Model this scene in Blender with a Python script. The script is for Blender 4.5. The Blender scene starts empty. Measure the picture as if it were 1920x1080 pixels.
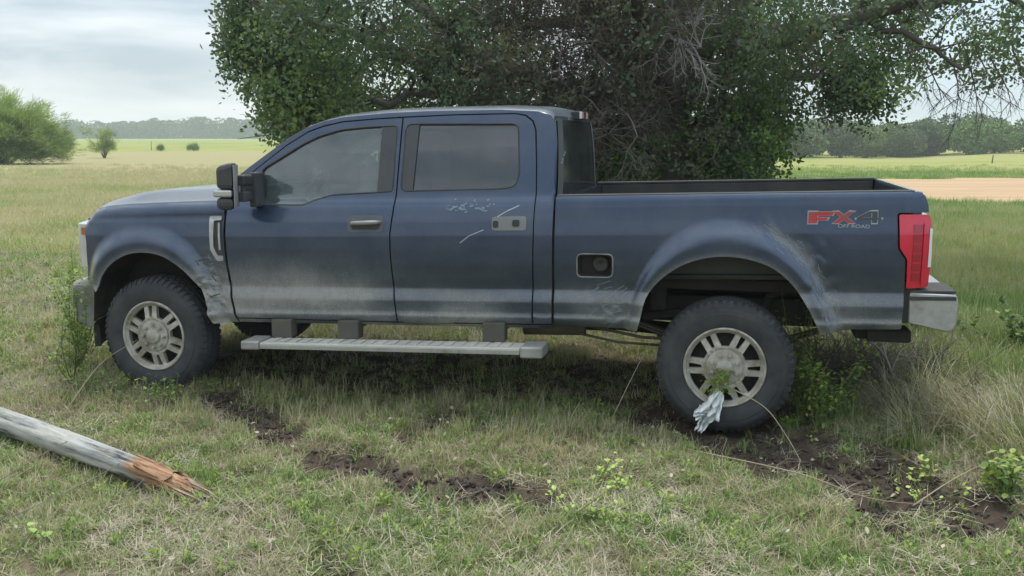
import bpy, math, random
import numpy as np
from mathutils import Vector, Matrix, Euler
from mathutils.geometry import delaunay_2d_cdt

random.seed(7)
RS = np.random.RandomState(11)
R = math.radians
HAZE = True
scene = bpy.context.scene
COL = scene.collection

# ------------------------------------------------------------------ camera
CAM_H = 1.87
cam_d = bpy.data.cameras.new('camera')
cam = bpy.data.objects.new('camera', cam_d)
COL.objects.link(cam)
cam.location = (0, 0, CAM_H)
cam.rotation_euler = (R(90 - 9.0966), 0, 0)
cam_d.sensor_width = 36
cam_d.lens = 1780 / 1920 * 36
cam_d.clip_start = 0.05
cam_d.clip_end = 6000
scene.camera = cam

# ------------------------------------------------------------------ light
SUN_EL, SUN_AZ = 72, 18         # azimuth: where the light comes from (0 = +Y, clockwise)
world = bpy.data.worlds.new('World')
scene.world = world
world.use_nodes = True
nt = world.node_tree
nt.nodes.clear()
wo = nt.nodes.new('ShaderNodeOutputWorld')
bg1 = nt.nodes.new('ShaderNodeBackground')
bg2 = nt.nodes.new('ShaderNodeBackground')
mix = nt.nodes.new('ShaderNodeMixShader')
sky = nt.nodes.new('ShaderNodeTexSky')
sky.sky_type = 'NISHITA'
sky.sun_disc = False
sky.sun_elevation = R(SUN_EL)
sky.sun_rotation = R(SUN_AZ)
sky.air_density = 1.0
sky.dust_density = 2.0
nt.links.new(sky.outputs[0], bg1.inputs[0])
bg1.inputs[1].default_value = 0.11
tc = nt.nodes.new('ShaderNodeTexCoord')
mp = nt.nodes.new('ShaderNodeMapping')
mp.inputs['Scale'].default_value = (2.2, 2.2, 11.0)
mp.inputs['Location'].default_value = (3.1, 0.4, 0.7)
nz = nt.nodes.new('ShaderNodeTexNoise')
nz.inputs['Scale'].default_value = 1.6
nz.inputs['Detail'].default_value = 5
nz.inputs['Roughness'].default_value = 0.5
nz.inputs['Distortion'].default_value = 0.35
rp = nt.nodes.new('ShaderNodeValToRGB')
rp.color_ramp.elements[0].position = 0.40
rp.color_ramp.elements[0].color = (0.43, 0.515, 0.57, 1)
rp.color_ramp.elements[1].position = 0.61
rp.color_ramp.elements[1].color = (0.76, 0.80, 0.83, 1)
nt.links.new(tc.outputs['Generated'], mp.inputs[0])
nt.links.new(mp.outputs[0], nz.inputs['Vector'])
nt.links.new(nz.outputs['Fac'], rp.inputs[0])
sx = nt.nodes.new('ShaderNodeSeparateXYZ')
nt.links.new(tc.outputs['Generated'], sx.inputs[0])
mr = nt.nodes.new('ShaderNodeMapRange')          # overcast sky: brighter towards the zenith
mr.inputs['From Min'].default_value = 0.05
mr.inputs['From Max'].default_value = 0.9
mr.inputs['To Min'].default_value = 0.63
mr.inputs['To Max'].default_value = 1.25
nt.links.new(sx.outputs['Z'], mr.inputs['Value'])
bl = nt.nodes.new('ShaderNodeMapRange')
bl.inputs['From Min'].default_value = 0.12
bl.inputs['From Max'].default_value = 0.42
bl.inputs['To Max'].default_value = 0.75
nt.links.new(sx.outputs['X'], bl.inputs['Value'])
bm_ = nt.nodes.new('ShaderNodeMix')
bm_.data_type = 'RGBA'
bm_.inputs[7].default_value = (0.50, 0.645, 0.78, 1)
nt.links.new(bl.outputs[0], bm_.inputs[0])
nt.links.new(rp.outputs[0], bm_.inputs[6])
nt.links.new(bm_.outputs[2], bg2.inputs[0])
nt.links.new(mr.outputs[0], bg2.inputs[1])
cmr = nt.nodes.new('ShaderNodeMapRange')         # the cloud thins and turns bluer towards the right
cmr.inputs['From Min'].default_value = -0.3
cmr.inputs['From Max'].default_value = 0.5
cmr.inputs['To Min'].default_value = 0.90
cmr.inputs['To Max'].default_value = 0.8
nt.links.new(sx.outputs['X'], cmr.inputs['Value'])
nt.links.new(cmr.outputs[0], mix.inputs[0])
nt.links.new(bg1.outputs[0], mix.inputs[1])
nt.links.new(bg2.outputs[0], mix.inputs[2])
nt.links.new(mix.outputs[0], wo.inputs[0])

sun_d = bpy.data.lights.new('sun', 'SUN')
sun_d.energy = 1.5
sun_d.angle = R(14)
sun_d.color = (1.0, 0.965, 0.91)
sun = bpy.data.objects.new('sun', sun_d)
COL.objects.link(sun)
az = R(SUN_AZ)
sdir = Vector((math.sin(az) * math.cos(R(SUN_EL)), math.cos(az) * math.cos(R(SUN_EL)), math.sin(R(SUN_EL))))
sun.rotation_euler = (-sdir).to_track_quat('-Z', 'Y').to_euler()

vs = scene.view_settings
vs.view_transform = 'Standard'
vs.look = 'None'
vs.exposure = 0.96
vs.gamma = 1.0
vs.use_curve_mapping = False
scene.cycles.use_denoising = True
scene.cycles.max_bounces = 8
scene.cycles.transparent_max_bounces = 16
scene.cycles.volume_bounces = 1

# ------------------------------------------------------------------ helpers
def sstep(a, b, x):
    t = np.clip((np.asarray(x, float) - a) / (b - a), 0, 1)
    return t * t * (3 - 2 * t)

def _hash(ix, iy, iz, seed):
    h = (ix.astype(np.int64) * 374761393 + iy.astype(np.int64) * 668265263 + iz.astype(np.int64) * 2147483647 + seed * 974711) & 0xffffffff
    h = ((h ^ (h >> 13)) * 1274126177) & 0xffffffff
    h = h ^ (h >> 16)
    return (h & 0xffff) / 65535.0

def vnoise(x, y, z=0.0, seed=0):
    x, y, z = np.broadcast_arrays(np.asarray(x, float), np.asarray(y, float), np.asarray(z, float))
    ix, iy, iz = np.floor(x), np.floor(y), np.floor(z)
    fx, fy, fz = x - ix, y - iy, z - iz
    fx, fy, fz = fx * fx * (3 - 2 * fx), fy * fy * (3 - 2 * fy), fz * fz * (3 - 2 * fz)
    r = 0
    for dx in (0, 1):
        for dy in (0, 1):
            for dz in (0, 1):
                w = (fx if dx else 1 - fx) * (fy if dy else 1 - fy) * (fz if dz else 1 - fz)
                r = r + w * _hash(ix + dx, iy + dy, iz + dz, seed)
    return r

def fbm(x, y, z=0.0, oct=4, seed=0):
    a, s, r = 0.5, 1.0, 0
    tot = 0
    for i in range(oct):
        r = r + a * vnoise(np.asarray(x) * s, np.asarray(y) * s, np.asarray(z) * s, seed + i * 17)
        tot += a
        a *= 0.5
        s *= 2.03
    return r / tot

def link(name, me, mat=None, parent=None, label=None, cat=None, group=None, kind=None):
    o = bpy.data.objects.new(name, me)
    COL.objects.link(o)
    if mat is not None and me is not None:
        for m in (mat if isinstance(mat, (list, tuple)) else [mat]):
            me.materials.append(m)
    if parent is not None:
        o.parent = parent
    tag(o, label, cat, group, kind)
    return o

def tag(o, label=None, cat=None, group=None, kind=None):
    if label: o['label'] = label
    if cat: o['category'] = cat
    if group: o['group'] = group
    if kind: o['kind'] = kind
    return o

class MB:
    """collects verts and faces of one mesh"""
    def __init__(s):
        s.v, s.f, s.mi = [], [], []
    def add(s, vs_, fs, mi=0):
        b = len(s.v)
        s.v += [tuple(p) for p in vs_]
        s.f += [tuple(i + b for i in f) for f in fs]
        s.mi += [mi] * len(fs)
    def box(s, x0, x1, y0, y1, z0, z1, mi=0, M=None):
        vv = [Vector((x, y, z)) for x in (x0, x1) for y in (y0, y1) for z in (z0, z1)]
        if M is not None: vv = [M @ p for p in vv]
        s.add(vv, [(0, 1, 3, 2), (4, 6, 7, 5), (0, 4, 5, 1), (2, 3, 7, 6), (0, 2, 6, 4), (1, 5, 7, 3)], mi)
    def tube(s, pts, rad, n=8, mi=0, cap=True):
        pts = [Vector(p) for p in pts]
        if not hasattr(rad, '__len__'): rad = [rad] * len(pts)
        vv, ff = [], []
        up = Vector((0.13, 0.21, 1)).normalized()
        for i, p in enumerate(pts):
            d = (pts[min(i + 1, len(pts) - 1)] - pts[max(i - 1, 0)])
            if d.length < 1e-9: d = Vector((0, 0, 1))
            d.normalize()
            a = d.cross(up)
            if a.length < 0.15: a = d.cross(Vector((1, 0.1, 0)))
            a.normalize()
            b = d.cross(a)
            for k in range(n):
                t = 2 * math.pi * k / n
                vv.append(p + (a * math.cos(t) + b * math.sin(t)) * rad[i])
        for i in range(len(pts) - 1):
            for k in range(n):
                k2 = (k + 1) % n
                ff.append((i * n + k, i * n + k2, (i + 1) * n + k2, (i + 1) * n + k))
        if cap:
            ff.append(tuple(reversed(range(n))))
            ff.append(tuple(range((len(pts) - 1) * n, len(pts) * n)))
        s.add(vv, ff, mi)
    def lathe_y(s, prof, n=48, c=(0, 0, 0), mi=0, close=False):
        """profile of (y, r) turned round the y axis"""
        vv, ff = [], []
        m = len(prof)
        for k in range(n):
            t = 2 * math.pi * k / n
            for (y, r) in prof:
                vv.append((c[0] + r * math.cos(t), c[1] + y, c[2] + r * math.sin(t)))
        for k in range(n):
            k2 = (k + 1) % n
            for j in range(m if close else m - 1):
                j2 = (j + 1) % m
                ff.append((k * m + j, k * m + j2, k2 * m + j2, k2 * m + j))
        s.add(vv, ff, mi)
    def mesh(s, name, smooth=False, bevel=None):
        me = bpy.data.meshes.new(name)
        me.from_pydata(s.v, [], s.f)
        if any(s.mi):
            me.polygons.foreach_set('material_index', s.mi)
        if smooth:
            me.polygons.foreach_set('use_smooth', [True] * len(s.f))
        me.update()
        return me
    def build(s, name, mat, parent=None, smooth=False, bevel=0.0, auto=None, **kw):
        me = s.mesh(name, smooth or auto is not None)
        o = link(name, me, mat, parent, **kw)
        if bevel:
            b = o.modifiers.new('bevel', 'BEVEL')
            b.width = bevel
            b.segments = 2
            b.limit_method = 'ANGLE'
            b.harden_normals = False
        if auto is not None:
            me.set_sharp_from_angle(angle=R(auto))
        return o

# ------------------------------------------------------------------ materials
def mat_new(name):
    m = bpy.data.materials.new(name)
    m.use_nodes = True
    n = m.node_tree
    n.nodes.clear()
    out = n.nodes.new('ShaderNodeOutputMaterial')
    return m, n, out

def N(n, t, **kw):
    x = n.nodes.new(t)
    for k, v in kw.items():
        if hasattr(x, k): setattr(x, k, v)
        else: x.inputs[k.replace('_', ' ')].default_value = v
    return x

def principled(n, out, **kw):
    p = n.nodes.new('ShaderNodeBsdfPrincipled')
    for k, v in kw.items():
        p.inputs[k.replace('_', ' ')].default_value = v
    n.links.new(p.outputs[0], out.inputs['Surface'])
    return p

def ramp(n, stops, fac=None):
    r = n.nodes.new('ShaderNodeValToRGB')
    e = r.color_ramp.elements
    while len(e) < len(stops): e.new(0.5)
    for i, (p, c) in enumerate(stops):
        e[i].position = p
        e[i].color = (*c, 1) if len(c) == 3 else c
    if fac is not None: n.links.new(fac, r.inputs[0])
    return r

def mixc(n, fac, a, b, blend='MIX'):
    x = n.nodes.new('ShaderNodeMix')
    x.data_type = 'RGBA'
    x.blend_type = blend
    for sock, val in ((0, fac), (6, a), (7, b)):
        if hasattr(val, 'type') and hasattr(val, 'links'): n.links.new(val, x.inputs[sock])
        elif sock == 0: x.inputs[0].default_value = val
        else: x.inputs[sock].default_value = (*val, 1)
    return x.outputs[2]

def math_(n, op, a, b=None, clamp=False):
    x = n.nodes.new('ShaderNodeMath')
    x.operation = op
    x.use_clamp = clamp
    for i, val in enumerate((a, b)):
        if val is None: continue
        if hasattr(val, 'links'): n.links.new(val, x.inputs[i])
        else: x.inputs[i].default_value = val
    return x.outputs[0]

def noise(n, scale, detail=4, rough=0.55, coord='Object', stretch=None, dist=0.0):
    t = n.nodes.new('ShaderNodeTexCoord')
    v = t.outputs[coord]
    if stretch:
        m = n.nodes.new('ShaderNodeMapping')
        m.inputs['Scale'].default_value = stretch
        n.links.new(v, m.inputs[0])
        v = m.outputs[0]
    x = n.nodes.new('ShaderNodeTexNoise')
    x.inputs['Scale'].default_value = scale
    x.inputs['Detail'].default_value = detail
    x.inputs['Roughness'].default_value = rough
    x.inputs['Distortion'].default_value = dist
    n.links.new(v, x.inputs['Vector'])
    return x.outputs['Fac']

def attr(n, name, typ='GEOMETRY'):
    a = n.nodes.new('ShaderNodeAttribute')
    a.attribute_type = typ
    a.attribute_name = name
    return a

def bump(n, h, p, strength=0.3, dist=0.01):
    b = n.nodes.new('ShaderNodeBump')
    b.inputs['Strength'].default_value = strength
    b.inputs['Distance'].default_value = dist
    n.links.new(h, b.inputs['Height'])
    n.links.new(b.outputs[0], p.inputs['Normal'])

def simple(name, col, rough=0.5, metal=0.0, var=0.25, scale=8, dirt=None, dirt_amt=0.5, coat=0.0, bmp=0.0, spec=0.5):
    """a colour broken up by noise and a film of dirt"""
    m, n, out = mat_new(name)
    p = principled(n, out, Metallic=metal, Coat_Weight=coat)
    p.inputs['Specular IOR Level'].default_value = spec
    f = noise(n, scale, 5)
    c = mixc(n, f, tuple(v * (1 - var) for v in col), tuple(min(1, v * (1 + var)) for v in col))
    if dirt:
        f2 = noise(n, scale * 0.55, 6, 0.65)
        r2 = ramp(n, [(0.5 - dirt_amt * 0.35, (0, 0, 0)), (0.78 - dirt_amt * 0.2, (1, 1, 1))], f2)
        c = mixc(n, r2.outputs[0], c, dirt)
        rr = n.nodes.new('ShaderNodeMapRange')
        rr.inputs['To Min'].default_value = rough
        rr.inputs['To Max'].default_value = 0.85
        n.links.new(r2.outputs[0], rr.inputs[0])
        n.links.new(rr.outputs[0], p.inputs['Roughness'])
    else:
        p.inputs['Roughness'].default_value = rough
    n.links.new(c, p.inputs['Base Color'])
    if bmp: bump(n, noise(n, scale * 3, 6), p, bmp)
    return m

DUST = (0.28, 0.275, 0.25)
def paint_material():
    m, n, out = mat_new('blue_paint')
    p = principled(n, out)
    d = attr(n, 'dust').outputs['Fac']
    f = noise(n, 3.5, 7, 0.62)
    f2 = noise(n, 26, 4, 0.6, stretch=(1, 1, 0.35))
    f3 = noise(n, 95, 3, 0.7)                     # fine spatter
    f4 = noise(n, 9, 6, 0.7, stretch=(1, 1, 0.5))
    sp = ramp(n, [(0.50, (0, 0, 0)), (0.66, (1, 1, 1))], f3).outputs[0]
    wv = math_(n, 'ADD', math_(n, 'MULTIPLY', f, 0.7), math_(n, 'ADD', math_(n, 'MULTIPLY', f2, 0.35), math_(n, 'MULTIPLY', f4, 0.75)))
    br = math_(n, 'MULTIPLY', d, math_(n, 'ADD', wv, math_(n, 'MULTIPLY', sp, 0.45)))
    br = math_(n, 'ADD', br, math_(n, 'MULTIPLY', math_(n, 'SUBTRACT', f, 0.42), 0.22), clamp=True)
    c = mixc(n, br, (0.017, 0.039, 0.084), DUST)
    n.links.new(c, p.inputs['Base Color'])
    inv = math_(n, 'SUBTRACT', 1.0, br, clamp=True)
    n.links.new(math_(n, 'MULTIPLY', inv, 0.7), p.inputs['Metallic'])
    n.links.new(math_(n, 'MULTIPLY', inv, 0.9), p.inputs['Coat Weight'])
    p.inputs['Coat Roughness'].default_value = 0.10
    n.links.new(math_(n, 'ADD', math_(n, 'MULTIPLY', br, 0.42), 0.31), p.inputs['Roughness'])
    bump(n, noise(n, 2.2, 3), p, 0.05, 0.02)
    return m

def glass_material(name, tint, opac, rough=0.03, refl=1.5, dcol=((0.08, 0.09, 0.095), (0.19, 0.20, 0.20))):
    m, n, out = mat_new(name)
    gl = N(n, 'ShaderNodeBsdfGlossy')
    gl.inputs['Roughness'].default_value = rough
    gl.inputs['Color'].default_value = (0.9, 0.95, 1.0, 1)
    tr = N(n, 'ShaderNodeBsdfTransparent')
    tr.inputs['Color'].default_value = (*tint, 1)
    df = N(n, 'ShaderNodeBsdfDiffuse')
    f = noise(n, 6, 6, 0.65)
    n.links.new(mixc(n, f, dcol[0], dcol[1]), df.inputs['Color'])
    m1 = N(n, 'ShaderNodeMixShader')
    n.links.new(math_(n, 'MULTIPLY', f, opac * 2), m1.inputs[0])
    n.links.new(tr.outputs[0], m1.inputs[1])
    n.links.new(df.outputs[0], m1.inputs[2])
    fr = N(n, 'ShaderNodeFresnel')
    fr.inputs['IOR'].default_value = 1.52
    m2 = N(n, 'ShaderNodeMixShader')
    n.links.new(math_(n, 'ADD', math_(n, 'MULTIPLY', fr.outputs[0], refl), 0.03, clamp=True), m2.inputs[0])
    n.links.new(m1.outputs[0], m2.inputs[1])
    n.links.new(gl.outputs[0], m2.inputs[2])
    n.links.new(m2.outputs[0], out.inputs['Surface'])
    return m

def leaf_material(name, stops, inst=True, rough=0.5, trans=0.3):
    m, n, out = mat_new(name)
    p = N(n, 'ShaderNodeBsdfPrincipled')
    p.inputs['Roughness'].default_value = rough
    p.inputs['Specular IOR Level'].default_value = 0.35
    a = attr(n, 'tint', 'INSTANCER' if inst else 'GEOMETRY').outputs['Fac']
    oi = N(n, 'ShaderNodeObjectInfo')
    g = attr(n, 'shade').outputs['Fac']          # small differences between single blades
    f = math_(n, 'ADD', a, math_(n, 'MULTIPLY', math_(n, 'SUBTRACT', g, 0.5), 0.6), clamp=True)
    r = ramp(n, stops, f)
    n.links.new(r.outputs[0], p.inputs['Base Color'])
    t = N(n, 'ShaderNodeBsdfTranslucent')
    n.links.new(mixc(n, 1.0, r.outputs[0], (0.95, 1.0, 0.6), 'MULTIPLY'), t.inputs['Color'])
    mx = N(n, 'ShaderNodeMixShader')
    mx.inputs[0].default_value = trans
    n.links.new(p.outputs[0], mx.inputs[1])
    n.links.new(t.outputs[0], mx.inputs[2])
    n.links.new(mx.outputs[0], out.inputs['Surface'])
    return m

M = {}
M['paint'] = paint_material()
M['glass_front'] = glass_material('tinted_glass', (0.50, 0.60, 0.56), 0.30, dcol=((0.10, 0.135, 0.135), (0.21, 0.265, 0.255)))
M['glass_dark'] = glass_material('privacy_glass', (0.05, 0.055, 0.06), 0.22, 0.04, dcol=((0.05, 0.055, 0.06), (0.13, 0.135, 0.14)))
M['glass_back'] = glass_material('back_glass', (0.04, 0.045, 0.05), 0.20, 0.12, 0.35)
M['black_plastic'] = simple('black_plastic', (0.016, 0.017, 0.019), 0.5, 0, 0.3, 6, (0.065, 0.062, 0.055), 0.5)
M['mirror_black'] = simple('mirror_black', (0.018, 0.020, 0.025), 0.35, 0, 0.3, 6, (0.07, 0.07, 0.07), 0.4)
M['trim'] = simple('pillar_trim', (0.028, 0.031, 0.035), 0.3, 0, 0.2, 5, (0.085, 0.088, 0.088), 0.5)
M['chrome'] = simple('dusty_chrome', (0.58, 0.59, 0.60), 0.22, 0.9, 0.1, 6, (0.36, 0.35, 0.31), 0.5)
M['chrome_dirty'] = simple('dull_chrome', (0.50, 0.50, 0.49), 0.38, 0.7, 0.15, 5, (0.27, 0.26, 0.23), 0.75)
M['rim'] = simple('dusty_alloy', (0.62, 0.60, 0.55), 0.36, 0.55, 0.15, 16, (0.33, 0.30, 0.24), 0.7)
M['rubber'] = simple('tyre_rubber', (0.019, 0.022, 0.028), 0.7, 0, 0.35, 14, (0.060, 0.062, 0.062), 0.6, bmp=0.15)
M['under'] = simple('underbody', (0.017, 0.016, 0.015), 0.8, 0, 0.4, 5, (0.05, 0.045, 0.036), 0.5)
M['liner'] = simple('wheel_well_grime', (0.06, 0.057, 0.047), 0.85, 0, 0.4, 5, (0.11, 0.10, 0.08), 0.6)
M['rust'] = simple('rusty_steel', (0.10, 0.07, 0.05), 0.8, 0.1, 0.4, 9, (0.14, 0.12, 0.09), 0.6)
M['seat'] = simple('grey_cloth', (0.06, 0.06, 0.065), 0.9, 0, 0.2, 12)
M['dash'] = simple('dashboard_plastic', (0.035, 0.035, 0.038), 0.7, 0, 0.2, 12)
M['step'] = simple('dusty_step', (0.42, 0.41, 0.37), 0.6, 0.2, 0.15, 7, (0.56, 0.53, 0.46), 0.7)
M['lamp_red'] = simple('red_lens', (0.62, 0.008, 0.040), 0.18, 0, 0.15, 4, None, coat=1.0)
M['lamp_dark'] = simple('dark_red_lens', (0.34, 0.010, 0.028), 0.25, 0, 0.15, 4, None, coat=0.8)
M['lamp_white'] = simple('clear_lens', (0.72, 0.74, 0.72), 0.2, 0, 0.06, 4, None, coat=1.0)
M['lamp_lens'] = simple('headlight_lens', (0.58, 0.57, 0.55), 0.2, 0.2, 0.25, 9, None, coat=1.0)
M['lamp_amber'] = simple('amber_lens', (0.40, 0.13, 0.05), 0.3, 0, 0.1, 4, None, coat=0.6)
M['sticker_red'] = simple('red_vinyl', (0.50, 0.02, 0.025), 0.45, 0, 0.2, 30, (0.22, 0.10, 0.09), 0.3)
M['sticker_grey'] = simple('grey_vinyl', (0.34, 0.35, 0.36), 0.45, 0, 0.15, 30)
M['sticker_dark'] = simple('charcoal_vinyl', (0.05, 0.055, 0.06), 0.5, 0, 0.15, 30)
M['scratch'] = simple('bare_scratch', (0.42, 0.45, 0.48), 0.6, 0, 0.3, 60)
M['scuff'] = simple('pale_scuff', (0.18, 0.22, 0.27), 0.6, 0, 0.4, 40)
M['cloth'] = simple('white_rag', (0.78, 0.82, 0.83), 0.9, 0, 0.08, 14, (0.6, 0.6, 0.57), 0.2)

# ------------------------------------------------------------------ terrain
SOIL = [  # polyline, half width, strength: churned earth
    ([(-2.08, 6.52), (-1.75, 6.12), (-1.36, 5.72)], 0.20, 1.1),
    ([(-0.98, 5.26), (-0.70, 5.05), (-0.28, 4.86), (0.08, 4.68)], 0.23, 1.1),
    ([(-0.66, 5.66), (-0.55, 5.82), (-0.38, 6.08)], 0.12, 0.65),
    ([(1.20, 6.02), (1.42, 5.80), (1.66, 5.40), (1.88, 5.02), (2.10, 4.72), (2.28, 4.42)], 0.38, 1.45),
    ([(-0.84, 3.95), (-0.72, 3.70)], 0.12, 0.8),
    ([(-1.55, 5.02), (-1.35, 4.98)], 0.07, 0.7),
    ([(2.10, 7.40), (3.10, 7.20)], 0.45, 0.75),
]
def seg_dist(x, y, pts):
    best = np.full(np.shape(x), 1e9)
    for (ax, ay), (bx, by) in zip(pts[:-1], pts[1:]):
        dx, dy = bx - ax, by - ay
        t = np.clip(((x - ax) * dx + (y - ay) * dy) / (dx * dx + dy * dy), 0, 1)
        best = np.minimum(best, np.hypot(x - ax - t * dx, y - ay - t * dy))
    return best

def soil(x, y):
    x = np.asarray(x, float); y = np.asarray(y, float)
    s = np.zeros(np.broadcast(x, y).shape)
    wob = (fbm(x * 5, y * 5, 0, 4, 3) - 0.5)
    for pts, w, a in SOIL:
        d = seg_dist(x, y, pts) + wob * w * 2.0
        s = np.maximum(s, a * (1 - sstep(w * 0.55, w * 1.25, d)))
    return np.clip(s, 0, 1)

def terrain(x, y):
    x = np.asarray(x, float); y = np.asarray(y, float)
    near = 1 - sstep(20, 40, y)
    z = 0.02 + near * ((fbm(x * 0.8, y * 0.8, 0, 3, 5) - 0.5) * 0.09 + (fbm(x * 6, y * 6, 0, 3, 8) - 0.5) * 0.035)
    s = soil(x, y)
    z = z - s * (0.045 + 0.07 * (fbm(x * 9, y * 9, 0, 4, 9) - 0.45)) + s * (fbm(x * 22, y * 22, 0, 3, 19) - 0.5) * 0.05
    # the far pasture on the right lies a little lower, with a gentle rise at its end
    az_ = x / np.maximum(np.abs(y), 1.0)
    dip = sstep(45, 140, y) * sstep(0.05, 0.25, az_)
    z = z - 1.35 * dip * (1 - 0.45 * sstep(0.42, 0.50, az_))
    z = z + (fbm(x * 0.03, y * 0.03, 0, 3, 21) - 0.5) * 0.5 * sstep(30, 90, y) * (1 - 0.7 * sstep(200, 600, y))
    return z

def axis(lo, dense0, dense1, hi, d, grow):
    mid = list(np.arange(dense0, dense1, d))
    a, st = [], d
    v = dense0
    while v > lo:
        st *= grow
        v -= st
        a.append(max(v, lo))
    b, st, v = [], d, dense1
    b.append(v)
    while v < hi:
        st *= grow
        v += st
        b.append(min(v, hi))
    return np.array(sorted(set(a)) + mid + b)

def sheet(name, xs, ys, mat, dz=0.0, mask=None, attrs=(), **kw):
    X, Y = np.meshgrid(xs, ys)
    Z = terrain(X, Y) + dz
    nx, ny = len(xs), len(ys)
    co = np.stack([X, Y, Z], -1).reshape(-1, 3)
    idx = np.arange(nx * ny).reshape(ny, nx)
    f = np.stack([idx[:-1, :-1], idx[:-1, 1:], idx[1:, 1:], idx[1:, :-1]], -1).reshape(-1, 4)
    if mask is not None:
        cx = co[f].mean(1)
        f = f[mask(cx[:, 0], cx[:, 1])]
    me = bpy.data.meshes.new(name)
    me.from_pydata(co.tolist(), [], f.tolist())
    me.polygons.foreach_set('use_smooth', [True] * len(me.polygons))
    for an, fn in attrs:
        a = me.attributes.new(an, 'FLOAT', 'POINT')
        a.data.foreach_set('value', fn(co[:, 0], co[:, 1]).astype(np.float32))
    me.update()
    return link(name, me, mat, **kw)

def green_zone(x, y):
    """0 = dry straw, 1 = lush green"""
    az_ = x / np.maximum(y, 1.0)
    g = 0.46 + (fbm(x * 0.35, y * 0.35, 0, 4, 31) - 0.5) * 0.9
    right = sstep(0.12, 0.35, az_) * sstep(6.5, 9, y)
    g = g + right * 0.42 * (1 - 0.55 * sstep(38, 60, y))
    left = sstep(-0.02, -0.2, az_) if False else 1 - sstep(-0.2, -0.02, az_)
    g = g - left * 0.28 * sstep(13, 24, y) * (1 - sstep(95, 130, y))
    g = g + 0.32 * sstep(95, 130, y) * (1 - right)
    return np.clip(g, 0, 1)

def ground_material():
    m, n, out = mat_new('pasture')
    p = principled(n, out, Roughness=0.95)
    p.inputs['Specular IOR Level'].default_value = 0.1
    g = attr(n, 'green').outputs['Fac']
    s = attr(n, 'soil').outputs['Fac']  # bare earth, plus the shade painted beneath the truck
    f1 = noise(n, 1.3, 8, 0.7)
    f2 = noise(n, 17, 6, 0.7)
    f3 = noise(n, 0.11, 5, 0.6, stretch=(1, 2.2, 1))
    gg = math_(n, 'ADD', g, math_(n, 'MULTIPLY', math_(n, 'SUBTRACT', f1, 0.5), 0.7))
    gg = math_(n, 'ADD', gg, math_(n, 'MULTIPLY', math_(n, 'SUBTRACT', f3, 0.5), 0.9), clamp=True)
    c = ramp(n, [(0.0, (0.31, 0.265, 0.15)), (0.35, (0.295, 0.275, 0.13)), (0.65, (0.28, 0.285, 0.09)), (1.0, (0.19, 0.235, 0.055))], gg).outputs[0]
    # near the camera the sheet lies under real grass: show thatch and earth
    nr = attr(n, 'near').outputs['Fac']
    th = mixc(n, f2, (0.07, 0.058, 0.038), (0.24, 0.205, 0.13))
    c = mixc(n, nr, c, th)
    mud_and_shade = mixc(n, f2, (0.019, 0.014, 0.011), (0.115, 0.085, 0.064))
    c = mixc(n, s, c, mud_and_shade)
    n.links.new(c, p.inputs['Base Color'])
    bump(n, f2, p, 0.6, 0.03)
    return m

xs = axis(-1400, -5.0, 5.2, 1400, 0.04, 1.085)
ys = axis(-40, 3.2, 9.2, 1400, 0.04, 1.07)
def under_truck_shade(x, y):  # truck footprint, where shade is painted into the ground colour
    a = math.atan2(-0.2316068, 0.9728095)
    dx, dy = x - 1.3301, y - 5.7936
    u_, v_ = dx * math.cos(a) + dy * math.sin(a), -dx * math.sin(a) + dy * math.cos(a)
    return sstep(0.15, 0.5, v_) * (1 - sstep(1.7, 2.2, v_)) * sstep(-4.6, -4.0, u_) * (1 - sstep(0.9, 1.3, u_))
sheet('ground', xs, ys, ground_material(), attrs=(('soil', lambda x, y: np.maximum(soil(x, y), 0.85 * under_truck_shade(x, y))), ('green', green_zone),  # darkness under the truck is painted shade, not churned earth
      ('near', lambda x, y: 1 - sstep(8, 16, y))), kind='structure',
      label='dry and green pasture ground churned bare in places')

# bare ploughed strip across the pasture on the right
def bare_mat():
    m, n, out = mat_new('bare_earth')
    p = principled(n, out, Roughness=0.95)
    f = noise(n, 0.5, 8, 0.7, stretch=(0.25, 1.4, 1))
    c = ramp(n, [(0.3, (0.33, 0.215, 0.115)), (0.55, (0.43, 0.285, 0.155)), (0.75, (0.40, 0.33, 0.165))], f).outputs[0]
    n.links.new(c, p.inputs['Base Color'])
    bump(n, f, p, 0.4, 0.05)
    return m
def bare_mask(x, y):
    e = (fbm(x * 0.5, y * 0.5, 0, 3, 41) - 0.5) * 2.6
    return (y > 26.6 + e + 0.02 * x) & (y < 41.0 + e * 1.2 + 0.05 * x) & (x > 7.5 + e * 2 + (y - 26) * 0.25)
sheet('bare_soil_strip', np.arange(4, 75, 0.35), np.arange(24, 47, 0.3), bare_mat(), dz=0.012, mask=bare_mask,
      kind='structure', label='strip of bare orange earth across the pasture on the right')

# ------------------------------------------------------------------ TRUCK
TR = bpy.data.objects.new('pickup_truck', None)
COL.objects.link(TR)
TR.location = (1.3301, 5.7936, 0.0)
TR.rotation_euler = (0, 0, math.atan2(-0.2316068, 0.9728095))
tag(TR, 'dark blue crew cab pickup truck with dusty doors and scraped rear fender', 'pickup truck')
SL = 0.027                                       # the body sits nose-down by this slope

def interp(x, pts):
    return np.interp(x, [p[0] for p in pts], [p[1] for p in pts])

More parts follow.
